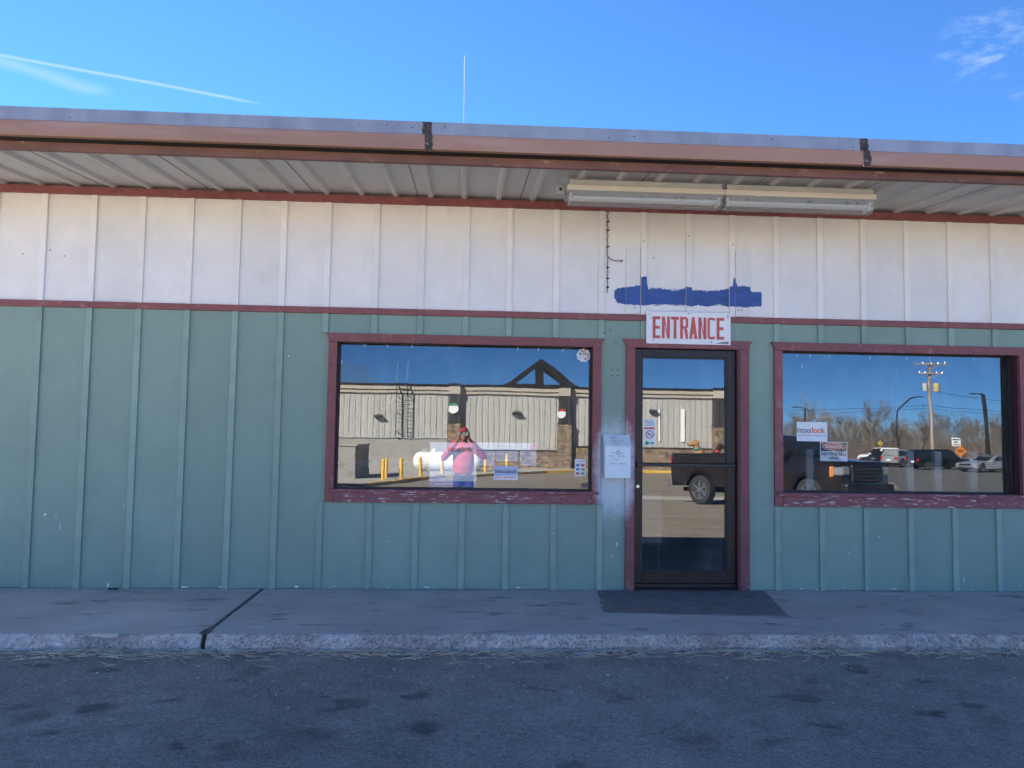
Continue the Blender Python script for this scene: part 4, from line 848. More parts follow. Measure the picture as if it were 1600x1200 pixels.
# bollards
bol = None
for (x, y, lb) in [(-4.05, -33.7, 'yellow bollard of the close pair by the dumpster enclosure, nearer the kerb end'), (-4.0, -35.0, 'yellow bollard close behind its twin beside the dumpster enclosure'), (-3.3, -35.6, 'yellow bollard between the bollard pair and the white tank'), (-2.4, -38.3, 'yellow bollard before the rounded end of the white tank'), (-1.3, -41.2, 'yellow bollard before the middle of the white tank'), (.35, -42.3, 'yellow bollard before the end of the white tank away from the enclosure'), (1.35, -43.9, 'yellow bollard just past the end of the white tank'), (2.95, -46.6, 'yellow bollard standing by the stone base past the white tank')]:
    z = gz(y) + .12
    if bol is None:
        bol = thing('bollard', lb, 'bollard', (x, y, z), 'yellow bollards along the kerb')
        MB().lathe([(.09, 0), (.09, 1.0), (.08, 1.05), (.04, 1.085), (.01, 1.09)], (0, 0, 0), 'z', 16).build('post', 'yellow', bol, smooth=50, loc=(x, y, z)); MB().lathe([(.14, 0), (.14, .03), (.1, .05)], (0, 0, 0), 'z', 16).build('base_plate', 'yellow', bol, loc=(x, y, z))
    else:
        c = copy_tree(bol); c.location = (x, y, z); c['label'] = lb
# propane tank
tk = thing('propane_tank', 'white horizontal propane tank on saddles behind the bollards', 'tank', (-1., -45, GZ + .13))
pr = [(.02, -2.25), (.3, -2.2), (.5, -2.05), (.60, -1.8), (.62, -1.5), (.62, 1.5), (.60, 1.8), (.5, 2.05), (.3, 2.2), (.02, 2.25)]
MB().lathe(pr, (-1.0, -45, -.42), 'x', 28).build('shell', 'tankwhite', tk, smooth=70)
for x in (-2.2, .2): MB().box(x - .12, x + .12, -45.5, -44.5, GZ + .13, -.85).build('saddle', 'concrete_far', tk)
MB().lathe([(.14, 0), (.14, .2), (.03, .24)], (-1.9, -45, .17), 'z', 14).build('valve_dome', 'tankwhite', tk)
mb = MB(); mb.tube([(-2.6, -45, .19), (-2.6, -45, .30), (-2.5, -45, .34), (-2.4, -45, .30), (-2.4, -45, .19)], .025, 6); mb.build('lifting_lug', 'tankwhite', tk)

# ---- photographer
def blob(name, parts, vox, mat, parent, smooth_it=6):
    mb = MB()
    for p in parts:
        if p[0] == 'e':
            ge = bmesh.ops.create_icosphere(mb.bm, subdivisions=3, radius=1); M = Matrix.Translation(p[1]) @ (Matrix.Rotation(p[3], 4, 'X') if len(p) > 3 else Matrix()) @ Matrix.Diagonal((*p[2], 1)); bmesh.ops.transform(mb.bm, matrix=M, verts=ge['verts'])
        else:
            a, ra, b, rb = p; mb.tube([a, b], [ra, rb], 14)
            for c, q in ((a, ra), (b, rb)):
                ge = bmesh.ops.create_icosphere(mb.bm, subdivisions=2, radius=q * 1.0); bmesh.ops.transform(mb.bm, matrix=Matrix.Translation(c), verts=ge['verts'])
    bmesh.ops.recalc_face_normals(mb.bm, faces=mb.bm.faces[:])
    o = mb.build(name, mat, parent)
    m = o.modifiers.new('r', 'REMESH'); m.mode = 'VOXEL'; m.voxel_size = vox; m.use_smooth_shade = True
    s = o.modifiers.new('s', 'SMOOTH'); s.factor = .5; s.iterations = smooth_it
    bake(o)
    for p in o.data.polygons: p.use_smooth = True
    if not o.data.materials: o.data.materials.append(MATS[mat])
    return o
PY = -7.50; FZ = gz(PY) + .006
pers = thing('person', 'person in a coral sweatshirt and dark red cap holding up a phone in both hands', 'person', (0, PY, FZ))
arm = {}
for s in (-1, 1):
    arm[s] = ((s * .185, PY - .01, 1.12), (s * .36, PY + .10, .93 + (.03 if s > 0 else 0)), (s * .125, -7.235, 1.24))
body = [('e', (0, PY + .02, 1.345), (.078, .098, .118)), ('e', (0, PY + .055, 1.30), (.056, .06, .075)), ('e', (0, PY + .118, 1.335), (.014, .02, .02)), ((0, PY - .01, 1.14), .058, (0, PY + .005, 1.28), .055)]
for s in (-1, 1):
    body += [('e', (s * .08, PY + .01, 1.34), (.012, .025, .035)), (arm[s][0], .05, arm[s][1], .042), (arm[s][1], .042, arm[s][2], .03), ((s * .09, PY, .55), .09, (s * .11, PY + .01, .15), .055), ((s * .11, PY + .01, .15), .055, (s * .12, PY - .01, FZ + .09), .04)]
body += [((0, PY, .6), .13, (0, PY, 1.05), .13)]
blob('body', body, .011, 'skin', pers, 4)
sw = [('e', (0, PY, 1.03), (.20, .13, .15)), ('e', (0, PY + .012, .92), (.205, .145, .22)), ('e', (0, PY + .02, .80), (.20, .15, .20)), ('e', (0, PY + .015, .69), (.195, .14, .10)), ((-.12, PY - .01, 1.13), .072, (.12, PY - .01, 1.13), .072), ((0, PY - .01, 1.14), .075, (0, PY, 1.175), .07)]
for s in (-1, 1): sw += [(arm[s][0], .082, arm[s][1], .066), (arm[s][1], .066, tuple(Vector(arm[s][1]).lerp(Vector(arm[s][2]), .86)), .048)]
blob('sweatshirt', sw, .012, 'coral', pers, 5)
tr = [('e', (0, PY, .56), (.195, .14, .12))]
for s in (-1, 1): tr += [((s * .095, PY, .52), .102, (s * .115, PY + .012, .16), .075), ((s * .115, PY + .012, .16), .075, (s * .125, PY - .01, FZ + .07), .062)]
blob('trousers', tr, .013, 'denim', pers, 4)
for s in (-1, 1): blob('shoe', [('e', (s * .13, PY + .05, FZ + .045), (.048, .14, .045)), ('e', (s * .13, PY - .03, FZ + .06), (.045, .06, .058))], .012, 'black', pers, 3)
cp = blob('cap', [('e', (0, PY + .01, 1.405), (.092, .108, .085))], .01, 'red_cap', pers, 2)
MB().prism([(.085 * math.cos(a), PY + .07 + .10 * math.sin(a)) for a in [math.pi * i / 12 for i in range(13)]], 1.405, 1.415, 'xy').build('cap_brim', 'red_cap', cp)
for s in (-1, 1):    # hands gripping the phone ends
    h = [('e', (s * .098, -7.20, 1.285), (.026, .035, .042))]
    for k, (z, l) in enumerate(((1.395, .9), (1.375, 1.), (1.355, .95), (1.335, .8))):
        h += [((s * .102, -7.185, 1.30 + k * -.004), .0105, (s * .100, -7.155, z - .006), .0095), ((s * .100, -7.155, z - .006), .0095, (s * (.100 - .026 * l), -7.133, z), .008)]
    h += [((s * .10, -7.20, 1.27), .012, (s * .085, -7.172, 1.31), .011), ((s * .085, -7.172, 1.31), .011, (s * .06, -7.160, 1.325), .009), ((s * .125, -7.235, 1.24), .028, (s * .10, -7.205, 1.275), .027)]
    blob('hand', h, .0055, 'skin', pers, 3)
ph = thing('phone', 'silver phone held sideways in front of the face of the person', 'phone', (0, -7.145, 1.32))
MB().box(-.078, .078, -7.148, -7.139, 1.318, 1.394, .004, seg=2).build('case', 'carsilver', ph)
MB().box(-.074, -.040, -7.1388, -7.136, 1.352, 1.390, .002).build('camera_bump', 'cargrey', ph)
for (x, z) in ((-.066, 1.382), (-.066, 1.361), (-.049, 1.371)): MB().lathe([(.007, 0), (.007, .003), (.005, .0035)], (x, -7.1359, z), 'y', 14).build('lens', 'carglass', ph)

# ---- vehicles
def wheel(t, x, y, r_, w, side, spokes=7):
    """side=+1: outer face towards +y"""
    tb = MB(); o = (x, y, r_); s = side
    tb.lathe([(r_ * .62, -w * .5 * s), (r_ * .9, -w * .5 * s), (r_ * .985, -w * .42 * s), (r_, -w * .2 * s), (r_, w * .2 * s), (r_ * .985, w * .42 * s), (r_ * .9, w * .5 * s), (r_ * .66, w * .47 * s), (r_ * .62, w * .3 * s)], o, 'y', 32)
    wh = tb.build('wheel', 'tyre', t, smooth=40)
    rb = MB(); rb.lathe([(r_ * .66, w * .30 * s), (r_ * .66, w * .46 * s), (r_ * .61, w * .47 * s), (r_ * .60, w * .32 * s)], o, 'y', 32, False)
    rb.lathe([(r_ * .16, w * .2 * s), (r_ * .15, w * .40 * s), (r_ * .05, w * .42 * s)], o, 'y', 16)
    for k in range(spokes):
        a = 2 * math.pi * k / spokes
        for da in (-.13, .13):
            rb.box(x - r_ * .024, x + r_ * .024, y + min(w * .30 * s, w * .42 * s), y + max(w * .30 * s, w * .42 * s), r_ + r_ * .08, r_ + r_ * .62, rot=Matrix.Rotation(a + da, 4, 'Y'), piv=o)
    rb.build('rim', 'rim', wh); db = MB(); db.lathe([(r_ * .6, w * .12 * s), (r_ * .6, w * .2 * s)], o, 'y', 24); db.build('brake_disc', 'black', wh)
def arc(cx, r_, z0, n=10, flip=False):
    """wheel arch points left to right (for the underside run from front to rear)"""
    a0 = math.asin(min(1, (z0 - r_[1]) / r_[0])); pts = []
    for i in range(n + 1):
        a = a0 + (math.pi - 2 * a0) * i / n; pts.append((cx + r_[0] * math.cos(a), r_[1] + r_[0] * math.sin(a)))
    return pts
def shell(name, mat, t, prof, hw, bev=.05, seg=3, tumble=None):
    mb = MB(); mb.prism(prof, -hw, hw)
    o = mb.build(name, mat, t)
    if bev:
        m = o.modifiers.new('b', 'BEVEL'); m.width = bev; m.segments = seg; m.limit_method = 'ANGLE'; m.angle_limit = R_(28); bake(o)
    if tumble:
        for v in o.data.vertices:
            k = max(0, (v.co.z - tumble[0]) / (tumble[1] - tumble[0])); v.co.y *= 1 - tumble[2] * k
    for p in o.data.polygons: p.use_smooth = True
    try: o.data.set_sharp_from_angle(angle=R_(32))
    except Exception: pass
    if not o.data.materials: o.data.materials.append(MATS[mat])
    return o
def sidepanel(mb, poly, hw, th, tumble):
    for s in (-1, 1):
        A = []; B = []
        for (x, z) in poly:
            k = max(0, (z - tumble[0]) / (tumble[1] - tumble[0])); y = hw * (1 - tumble[2] * k); A.append((x, s * (y + .001), z)); B.append((x, s * (y + th), z))
        va = [mb.bm.verts.new(v) for v in A]; vb = [mb.bm.verts.new(v) for v in B]; n = len(va)
        mb.bm.faces.new(vb)
        for k in range(n): mb.bm.faces.new((va[k], va[(k + 1) % n], vb[(k + 1) % n], vb[k]))
    bmesh.ops.recalc_face_normals(mb.bm, faces=mb.bm.faces[:])
def side_windows(t, polys, hw, tumble):
    for poly in polys:
        for s in (-1, 1):
            mb = MB(); A = []
            for (x, z) in poly:
                k = max(0, (z - tumble[0]) / (tumble[1] - tumble[0])); A.append((x, s * (hw * (1 - tumble[2] * k) + .004), z))
            B = [(x, y - s * .02, z) for x, y, z in A]; va = [mb.bm.verts.new(v) for v in A]; vb = [mb.bm.verts.new(v) for v in B]; n = len(va); mb.bm.faces.new(va); mb.bm.faces.new(vb[::-1])
            for k in range(n): mb.bm.faces.new((va[k], va[(k + 1) % n], vb[(k + 1) % n], vb[k]))
            bmesh.ops.recalc_face_normals(mb.bm, faces=mb.bm.faces[:]); mb.build('side_window', 'carglass', t)
def endglass(t, name, x0, z0, x1, z1, hw0, hw1, o=.01):
    d = Vector((x1 - x0, 0, z1 - z0)).normalized(); n = Vector((d.z, 0, -d.x)) * (1 if (name == 'windscreen') else -1) * o
    mb = MB(); A = [(x0 + n.x, -hw0, z0 + n.z), (x0 + n.x, hw0, z0 + n.z), (x1 + n.x, hw1, z1 + n.z), (x1 + n.x, -hw1, z1 + n.z)]; B = [(a[0] - 2 * n.x, a[1], a[2] - 2 * n.z) for a in A]
    va = [mb.bm.verts.new(v) for v in A]; vb = [mb.bm.verts.new(v) for v in B]; mb.bm.faces.new(va); mb.bm.faces.new(vb[::-1])
    for k in range(4): mb.bm.faces.new((va[k], va[(k + 1) % 4], vb[(k + 1) % 4], vb[k]))
    bmesh.ops.recalc_face_normals(mb.bm, faces=mb.bm.faces[:]); mb.build(name, 'carglass', t)
def place(t, x, y, ang, z=None):
    t.location = (x, y, gz(y) + .016 if z is None else z); sl = .0325 if y > -34 else 0
    t.rotation_euler = (sl * math.cos(ang), -sl * math.sin(ang), ang)

# pickup (x forward, rear axle at x=0, ground z=0)
tk = thing('pickup_truck', 'dark maroon crew cab pickup truck with dogs in its open bed', 'pickup truck')
WB = 3.70; AR = (.50, .41)
low = [(-1.05, .60), (-1.08, 1.02), (-1.04, 1.40), (.98, 1.40), (1.0, .62)]
bedp = [(-1.12, .62), (-1.14, 1.0), (-1.08, 1.42), (1.0, 1.42), (1.0, .50), (.52, .50)] + arc(0, AR, .52, 10) + [(-.54, .55)]
tm = (1.0, 2.0, .0)
for s in (-1, 1):
    mb = MB(); mb.prism(bedp, s * .86, s * .985); o = mb.build('bed_side', 'truckpaint', tk); m = o.modifiers.new('b', 'BEVEL'); m.width = .03; m.segments = 2; m.angle_limit = R_(30); bake(o)
    MB().box(-1.08, .98, s * .925 - .07, s * .925 + .07, 1.421, 1.452, .01).build('bed_rail', 'black', tk)
MB().box(-1.14, -1.06, -.855, .855, .68, 1.41, .02).build('tailgate', 'truckpaint', tk); MB().box(-1.05, .99, -.855, .855, .70, .80).build('bed_floor', 'black', tk); MB().box(-.95, .55, -.15, .84, .801, .95, .01).build('bed_box', 'black', tk); MB().box(.93, .999, -.855, .855, .801, 1.42).build('bed_front', 'truckpaint', tk)
MB().box(-1.30, -1.141, -.95, .95, .50, .68, .03, seg=2).build('rear_bumper', 'rim', tk)
for s in (-1, 1): MB().box(-1.152, -1.10, s * .925 - .065, s * .925 + .065, 1.08, 1.36, .02).build('tail_light', 'lampred', tk)
cab_low = [(1.03, .46), (1.03, 1.40), (3.15, 1.40), (3.25, 1.36), (4.55, 1.25), (4.62, 1.10), (4.64, .62), (4.55, .48), (WB + .52, .48)] + arc(WB, AR, .50, 10) + [(WB - .54, .42), (1.4, .40)]
shell('cab_body', 'truckpaint', tk, cab_low, .975, .06)
shell('cab_roof', 'truckpaint', tk, [(1.08, 1.38), (1.16, 1.86), (1.35, 1.955), (2.35, 1.955), (2.58, 1.91), (3.32, 1.38)], .94, .04, 3, (1.38, 1.95, .17))
TT = (1.38, 1.95, .17)
side_windows(tk, [[(1.30, 1.43), (1.36, 1.84), (1.98, 1.87), (1.98, 1.43)], [(2.06, 1.43), (2.06, 1.87), (2.42, 1.86), (3.05, 1.43)]], .945, TT)
endglass(tk, 'windscreen', 3.24, 1.44, 2.64, 1.88, .82, .72); endglass(tk, 'rear_window', 1.09, 1.44, 1.155, 1.84, .78, .70)
MB().box(4.60, 4.70, -.62, .62, .74, 1.16, .03, seg=2).build('grille', 'black', tk)
for k in range(4): MB().box(4.701, 4.715, -.56, .56, .79 + k * .09, .81 + k * .09).build('grille_bar', 'cargrey', tk)
for s in (-1, 1):
    hl = MB().box(4.34, 4.665, s * .83 - .155, s * .83 + .155, .90, 1.13, .05, seg=3).build('headlight', 'lampclear', tk)
    MB().box(4.32, 4.42, s * .988 - .006, s * .988 + .006, .88, 1.13, .004).build('marker_lamp', 'lamporange', hl)
    mb = MB(); mb.box(3.05, 3.17, s * 1.10 - .13, s * 1.10 + .13, 1.40, 1.60, .03, seg=2); mb.build('door_mirror', 'black', tk)
    for x in (1.45, 2.30): MB().box(x, x + .2, s * .992 - .014, s * .992 + .014, 1.19, 1.23, .008).build('door_handle', 'truckpaint', tk)
    for x in (2.02, 3.10): MB().box(x - .004, x + .004, s * .977 - .002, s * .977 + .002, .52, 1.36).build('door_seam', 'blackmatte', tk)
    MB().box(1.2, 3.0, s * .92 - .09, s * .92 + .09, .30, .36, .01).build('step_bar', 'black', tk)
    for cx in (0, WB):
        fl = MB(); nn = 14
        for i in range(nn):
            a0, a1 = R_(12) + (math.pi - R_(24)) * i / nn, R_(12) + (math.pi - R_(24)) * (i + 1) / nn
            q = lambda rr, aa, yy: (cx + rr * math.cos(aa), s * yy, .41 + rr * math.sin(aa))
            fl.quad(q(.49, a0, 1.0), q(.49, a1, 1.0), q(.56, a1, .995), q(.56, a0, .995)); fl.quad(q(.56, a0, .995), q(.56, a1, .995), q(.60, a1, .972), q(.60, a0, .972)); fl.quad(q(.49, a0, 1.0), q(.49, a1, 1.0), q(.49, a1, .7), q(.49, a0, .7))
        bmesh.ops.remove_doubles(fl.bm, verts=fl.bm.verts[:], dist=.0005); fl.build('wheel_flare', 'truckpaint', tk, smooth=40)
    wheel(tk, 0, s * .86, .41, .28, s, 6); wheel(tk, WB, s * .86, .41, .28, s, 6)
MB().box(4.58, 4.78, -.98, .98, .46, .70, .04, seg=2).build('front_bumper', 'black', tk)
MB().box(-1., 4.3, -.6, .6, .34, .46).build('chassis', 'blackmatte', tk)
place(tk, 7.61, -16.03, R_(60))
def dog(lb, fur, dx, dy, hd, s_=1.):
    t = thing('dog', lb, 'dog')
    P = [('e', (0, 0, .30), (.17, .15, .20)), ('e', (.10, 0, .42), (.14, .13, .20), 0), ((.12, 0, .52), .10, (.20, 0, .66), .085), ('e', (.24, 0, .73), (.105, .09, .09)), ((.28, 0, .71), .062, (.41, 0, .68), .045), ('e', (.43, 0, .695), (.02, .02, .018)), ((-.14, 0, .14), .04, (-.34, .08, .06), .02)]
    for q in (-1, 1):
        P += [((.15, q * .08, .38), .055, (.20, q * .085, .16), .038), ((.20, q * .085, .16), .038, (.21, q * .085, .03), .034), ('e', (.24, q * .085, .025), (.055, .035, .026)), ('e', (-.02, q * .13, .16), (.17, .07, .13)), ((-.12, q * .14, .10), .045, (.05, q * .15, .03), .035), ('e', (.18, q * .085, .745), (.035, .022, .075))]
    blob('body', P, .014, fur, t, 4)
    mb = MB(); mb.lathe([(.098, -.03), (.108, 0), (.098, .03)], (.16, 0, .575), 'z', 18); mb.build('bandana', 'teal' if fur == 'fur_tan' else 'redink', t)
    MB().lathe([(.018, 0), (.012, .012)], (.448, 0, .70), 'x', 10).build('nose', 'blackmatte', t)
    for q in (-1, 1): MB().lathe([(.012, 0), (.006, .008)], (.325, q * .045, .75), 'x', 8).build('eye', 'blackmatte', t)
    c, s = math.cos(R_(60)), math.sin(R_(60)); t.location = (7.61 + dx * c - dy * s, -16.03 + dx * s + dy * c, gz(-16.03) + .965 + .028 * dx); t.rotation_euler = (0, 0, hd); t.scale = (s_,) * 3
dog('tan dog with a green bandana sitting in the truck bed', 'fur_tan', -.42, .40, R_(165), 1.12)
dog('dark brown dog sitting in the truck bed beside the tan dog', 'fur_dark', -.06, .42, R_(20), 1.0)

def car(name, lb, cat, mat, L, H, kind, hw=.90, r_=.33):
    t = thing(name, lb, cat); f_, b_ = L / 2, -L / 2; wf, wb = f_ - .92, b_ + .95; ar = (r_ + .07, r_)
    bz = H * .62 if kind != 'van' else H * .58
    if kind == 'sedan': prof = [(b_ + .02, .42), (b_, .75), (b_ + .10, bz - .02), (b_ + .85, bz + .02), (f_ - 1.55, bz), (f_ - .25, bz - .17), (f_, .62), (f_ - .02, .32), (f_ - .12, .24)]
    else: prof = [(b_ + .02, .42), (b_, .75), (b_ + .03, bz), (f_ - 1.35, bz), (f_ - .22, bz - .12), (f_, .70), (f_ - .02, .34), (f_ - .12, .26)]
    prof = prof + arc(wf, ar, .26, 9) + arc(wb, ar, .28, 9)
    shell('body', mat, t, prof, hw, .07)
    tb = (bz - .04, H, .2 if kind != 'van' else .14)
    if kind == 'sedan': gh = [(b_ + .75, bz), (b_ + 1.35, H - .06), (b_ + 1.75, H), (f_ - 2.25, H), (f_ - 2.5, H - .05), (f_ - 1.45, bz - .03)]
    elif kind == 'van': gh = [(b_ + .04, bz - .03), (b_ + .14, H - .09), (b_ + .32, H), (f_ - 2.0, H), (f_ - 1.75, H - .09), (f_ - .95, bz - .03)]
    else: gh = [(b_ + .06, bz - .03), (b_ + .38, H - .10), (b_ + .62, H), (f_ - 2.1, H), (f_ - 1.95, H - .07), (f_ - 1.2, bz - .03)]
    shell('cabin', mat, t, gh, hw - .03, .05, 3, tb)
    x0, x1 = gh[1][0], gh[4][0]; zt = H - .13; zb = bz + .03; n = 2 if kind == 'sedan' else 3; xa, xb = x0 + .12, x1 - .12
    if kind == 'sedan': polys = [[(xa - .28, zb), (xa + .05, zt), ((xa + xb) / 2 - .03, zt + .01), ((xa + xb) / 2 - .03, zb)], [((xa + xb) / 2 + .03, zb), ((xa + xb) / 2 + .03, zt + .01), (xb, zt), (xb + .68, zb)]]
    else:
        q = [xa + (xb + .1 - xa) * k / 3 for k in range(4)]; polys = [[(q[0] - .1, zb), (q[0] + .05, zt), (q[1] - .03, zt), (q[1] - .03, zb)], [(q[1] + .03, zb), (q[1] + .03, zt), (q[2] - .03, zt), (q[2] - .03, zb)], [(q[2] + .03, zb), (q[2] + .03, zt), (q[3] - .05, zt), (gh[5][0] - .3, zb)]]
    side_windows(t, polys, hw - .03, tb)
    endglass(t, 'windscreen', gh[5][0] - .07, bz + .04, gh[4][0] + .04, H - .10, hw * .82, hw * .70, .018); endglass(t, 'rear_window', gh[0][0] + .07, bz + .06, gh[1][0] + .01, H - .14, hw * .80, hw * .68, .018)
    for s in (-1, 1):
        MB().box(f_ - .42, f_ - .04, s * (hw - .22) - .17, s * (hw - .22) + .17, .60, .74, .03, seg=2).build('headlight', 'lampclear', t)
        MB().box(b_ - .012, b_ + .14, s * (hw - .14) - .12, s * (hw - .14) + .12, .72, bz - .04 if kind != 'sedan' else .9, .03, seg=2).build('tail_light', 'lampred', t)
        MB().box(gh[5][0] - .45, gh[5][0] - .33, s * (hw + .09) - .09, s * (hw + .09) + .09, bz + .02, bz + .15, .03, seg=2).build('door_mirror', mat, t)
        for x in ((xa + xb) / 2 - .75, (xa + xb) / 2 + .3): MB().box(x, x + .18, s * hw - .012, s * hw + .022, bz - .16, bz - .125, .008).build('door_handle', mat, t)
        for x in ((xa + xb) / 2, gh[5][0] - .35): MB().box(x - .004, x + .004, s * hw - .004, s * hw + .002, .34, bz - .03).build('door_seam', 'blackmatte', t)
        wheel(t, wf, s * (hw - .10), r_, .21, s, 5); wheel(t, wb, s * (hw - .10), r_, .21, s, 5)
    MB().box(f_ - .05, f_ + .012, -.52, .52, .50, .66, .01).build('grille', 'black', t); MB().box(f_ - .04, f_ + .02, -.7, .7, .30, .40, .01).build('air_intake', 'black', t); MB().box(b_ - .014, b_ + .02, -.26, .26, .62, .76).build('number_plate', 'paper', t)
    MB().box(b_ + .3, f_ - .3, -hw * .7, hw * .7, .20, .34).build('underbody', 'blackmatte', t)
    return t
place(car('parked_sedan', 'silver four door sedan parked in front of the black van', 'car', 'carsilver', 4.8, 1.45, 'sedan'), 43.6, -57.4, R_(163))
place(car('parked_van', 'black minivan parked between the silver sedan and the grey car', 'van', 'carblack', 5.1, 1.80, 'van', .98, .36), 42.4, -62.3, R_(-4))
place(car('parked_car', 'silver sport utility car parked rear out beside the black van', 'car', 'carsilver', 4.5, 1.68, 'suv', .92, .36), 42.8, -68.8, R_(-28))
place(car('parked_sedan', 'dark grey sedan parked beside the white car', 'car', 'cargrey', 4.7, 1.44, 'sedan'), 42.9, -73.2, R_(152))
place(car('parked_car', 'white sport utility car parked nearest the dirt field', 'car', 'carwhite', 4.7, 1.70, 'suv', .93, .37), 46.6, -80.0, R_(168))
# ---- utility pole
GP = gz(-75)
up = thing('utility_pole', 'wooden utility pole with two crossarms and two transformers', 'utility pole', (49.3, -74.8, GP))
mb = MB(); mb.tube([(49.35, -74.8, GP - .3), (49.30, -74.8, 4), (49.28, -74.8, 9.75)], [.22, .19, .15], 14); mb.build('pole', 'wood_pole', up, smooth=60)
for (z, a, b) in ((9.52, -1.75, 1.75), (8.52, -1.35, 1.45)):
    ca = MB().box(49.28 + a, 49.28 + b, -74.62, -74.50, z - .07, z + .07, .01).build('crossarm', 'wood_pole', up)
    for s in (-1, 1): mb = MB(); mb.tube([(49.28 + s * .85, -74.49, z - .05), (49.28 + s * .1, -74.62, z - .62)], .025, 6); mb.build('brace', 'wood_pole', ca)
    for k in range(5):
        x = 49.28 + a + .12 + (b - a - .24) * k / 4
        if abs(x - 49.28) > .2 or z > 9: MB().lathe([(.03, 0), (.06, .03), (.045, .08), (.065, .1), (.04, .16)], (x, -74.56, z + .071), 'z', 10).build('insulator', 'steel', ca)
for (x, m, lb) in ((48.66, 'transgrey', 'pale grey transformer can'), (49.98, 'transyellow', 'yellowed transformer can')):
    tr_ = MB().lathe([(.05, 0), (.29, .02), (.30, .06), (.30, .80), (.29, .86), (.12, .90)], (x, -74.7, 6.62), 'z', 20).build('transformer', m, up, smooth=40); tr_['label'] = lb
    for q in (-.12, .12): MB().lathe([(.03, 0), (.045, .05), (.03, .22)], (x + q, -74.7, 7.50), 'z', 8).build('bushing', 'steel', tr_)
    MB().box(min(x, 49.28), max(x, 49.28), -74.74, -74.66, 6.95, 7.02).build('bracket', 'steel', tr_)
def wire(lb, a, b, sag, r_=.022):
    a, b = Vector(a), Vector(b); t = thing('overhead_wire', lb, 'wire', tuple(a)); mb = MB()
    mb.tube([a.lerp(b, i / 20) - Vector((0, 0, sag * 4 * (i / 20) * (1 - i / 20))) for i in range(21)], r_, 5); mb.build('strand', 'cable', t)
P_ = (49.28, -74.72)
wire('upper thin wire running from the pole towards the beige building', (*P_, 5.15), (2., -92, 5.6), .9)
wire('lower thin wire running from the pole towards the beige building', (*P_, 4.85), (2., -91, 5.2), 1.0)
wire('upper thin wire running from the pole past the tall dark lamp', (*P_, 5.15), (95., -80, 5.4), .8)
wire('lower thin wire running from the pole past the tall dark lamp', (*P_, 4.8), (95., -79, 5.0), .8)
wire('service wire dropping from the transformers past the tall dark lamp', (50.0, -74.6, 6.6), (92., -72, 4.6), 1.0)
def lamp(lb, x, y, pts, r_, head):
    z = gz(y); t = thing('street_lamp', lb, 'street lamp', (x, y, z), 'lamps round the lot')
    mb = MB(); mb.tube([(x, y, z)] + pts, [r_ * 1.2] + [r_] * (len(pts) - 1) + [r_ * .6], 10); mb.build('mast', 'black', t)
    h = pts[-1]; MB().box(h[0] + min(0, head), h[0] + max(0, head), h[1] - .14, h[1] + .14, h[2] - .05, h[2] + .05, .02).build('lamp_head', 'black', t); MB().box(x - .2, x + .2, y - .2, y + .2, z, z + .12, .01).build('base_plate', 'concrete_far', t)
lamp('tall dark square shouldered lamp post behind the silver sedan', 48.1, -63.8, [(47.95, -63.8, 3), (47.75, -63.8, 5.7), (47.55, -63.8, 5.82)], .16, -1.0)
lamp('thin dark lamp post with a bent rising arm between the cars and the pole', 48.56, -79.8, [(48.6, -79.8, 4.8), (50.0, -79.8, 6.15), (50.6, -79.8, 6.3)], .10, .7)
lamp('dark lamp post standing before the tall bare tree behind the truck', 42.1, -89.8, [(42.15, -89.8, 5.2), (41.8, -89.8, 5.35)], .10, -1.3)
def rsign(name, lb, x, y, z, w, h, m, diamond, lines):
    g_ = gz(y); t = thing(name, lb, 'road sign', (x, y, g_)); MB().box(x - .03, x + .03, y - .03, y + .03, g_, z + h * .3).build('post', 'galv', t)
    mb = MB(); mb.box(x - w / 2, x + w / 2, y + .031, y + .05, z - h / 2, z + h / 2, .004, rot=Matrix.Rotation(R_(45), 4, 'Y') if diamond else None); mb.build('plate', m, t)
    for (zz, ww, hh) in lines: MB().box(x - ww / 2, x + ww / 2, y + .0505, y + .056, z + zz - hh / 2, z + zz + hh / 2).build('marking', 'ink', t)
rsign('road_sign', 'white rectangular road sign with black lines of print above the orange sign', 50.0, -71.5, 1.32, .95, .80, 'paper', False, [(.24, .75, .10), (.0, .4, .14), (-.25, .75, .08)])
rsign('warning_sign', 'orange diamond warning sign behind the black van', 49.75, -70.4, .40, .85, .85, 'lamporange', True, [(.08, .55, .10), (-.08, .4, .08)])
rsign('warning_sign', 'yellow diamond warning sign standing by the dirt field behind the white car', 51.75, -89.8, .98, .5, .5, 'yellow', True, [(0, .08, .4)])
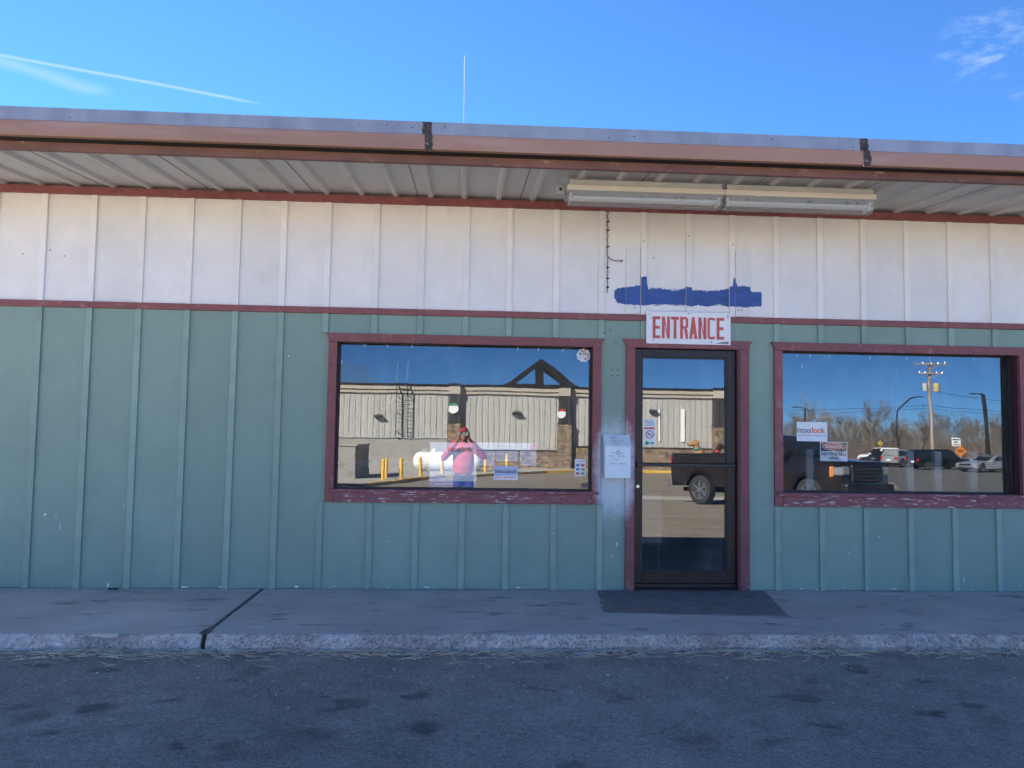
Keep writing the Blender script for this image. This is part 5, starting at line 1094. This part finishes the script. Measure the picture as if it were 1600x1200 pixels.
# ---- bare trees
def bare_tree(seed, H, spread, twigm, dens=1.):
    rg = random.Random(seed); tb, cb_ = MB(), MB()
    def grow(p, d, l, r_, lev):
        n = 3 if lev < 2 else 2; pts = [p]; q = p.copy(); dd = d.copy()
        for i in range(n):
            dd = (dd + Vector((rg.gauss(0, .16), rg.gauss(0, .16), rg.gauss(.05, .08)))).normalized(); q = q + dd * l / n; pts.append(q.copy())
        rads = [r_ * (1 - .5 * i / n) for i in range(n + 1)]
        (tb if lev < 2 else cb_).tube(pts, rads, 6 if lev == 0 else (4 if lev < 2 else 3), False)
        if lev >= 5: return
        kids = int((rg.choice((3, 4, 5)) if lev < 3 else rg.choice((2, 3, 4))) * dens + .5)
        for k in range(kids):
            t = rg.uniform(.35, 1.) if lev > 0 else rg.uniform(.3, 1.); j = min(n - 1, int(t * n)); b = pts[j].lerp(pts[j + 1], t * n - j)
            ang = rg.uniform(0, 6.283); tilt = rg.uniform(.3, .85) * spread; a = dd.cross(Vector((math.cos(ang), math.sin(ang), .3))).normalized()
            nd = (Matrix.Rotation(tilt, 3, a) @ dd); nd = (nd + Vector((0, 0, .18))).normalized()
            grow(b, nd, l * rg.uniform(.5, .78), max(.012, r_ * rg.uniform(.38, .55)), lev + 1)
    for s in range(rg.choice((1, 1, 2))): grow(Vector((rg.uniform(-.2, .2), rg.uniform(-.2, .2), 0)), Vector((rg.gauss(0, .08), rg.gauss(0, .08), 1)).normalized(), H * .40, H * .017, 0)
    return tb.mesh('trunk'), cb_.mesh('crown'), twigm
protos = []
for i in range(6):
    a, b, tm_ = bare_tree(11 + i, 8.5, 1.0, 'twig' if i % 3 else 'twigpale'); a.materials.append(MATS['bark']); b.materials.append(MATS[tm_]); protos.append((a, b))
def tree(lb, x, y, s, k, rz, group=None):
    t = thing('bare_tree', lb, 'tree', (x, y, gz(y) - .1), group); t.rotation_euler = (0, 0, rz); t.scale = (s, s, s * 1.02)
    for nm, me in zip(('trunk', 'crown'), protos[k]):
        o = bpy.data.objects.new(nm, me); COL.objects.link(o); o.parent = t
tree('broad bare tree with dense rising twigs behind the dark lamp post', 51.0, -108, 1.3, 0, .4); tree('bare tree with a rounded twiggy crown behind the yellow diamond sign', 61.5, -110, 1.22, 1, 1.4)
tree('slender pale trunked bare tree between the yellow and the orange road signs', 60.2, -96, 1.0, 2, 2.2)
GRP = 'bare trees of the thicket beyond the field'
for k in range(62):
    x = 36 + k * .95 + rng.uniform(-.8, .8); y = -114 - (k % 4) * 4.5 - rng.uniform(0, 3); s = rng.uniform(.78, 1.04) * (1.0 + .0035 * max(0, x - 70))
    tree('bare grey brown tree in the thicket beyond the dirt field', x, y, s, rng.randrange(6), rng.uniform(0, 6.28), GRP)
def brush():
    mb = MB()
    for _ in range(13000):
        x = rng.uniform(28, 110); y = rng.uniform(-128, -100); h = rng.uniform(1.2, 4.8) * (1 if y < -106 else .42); z = gz(y) - .05; a = rng.uniform(0, 6.28); l = rng.gauss(0, .5)
        mb.tube([(x, y, z), (x + l * .4 + rng.gauss(0, .1), y, z + h * .55), (x + l, y + rng.gauss(0, .3), z + h)], [.028, .02, .007], 3, False)
    o = mb.build('brush', 'twig'); struct(o, 'stuff'); tag(o, 'tangled bare brush filling the thicket beyond the field', 'brush')
brush()
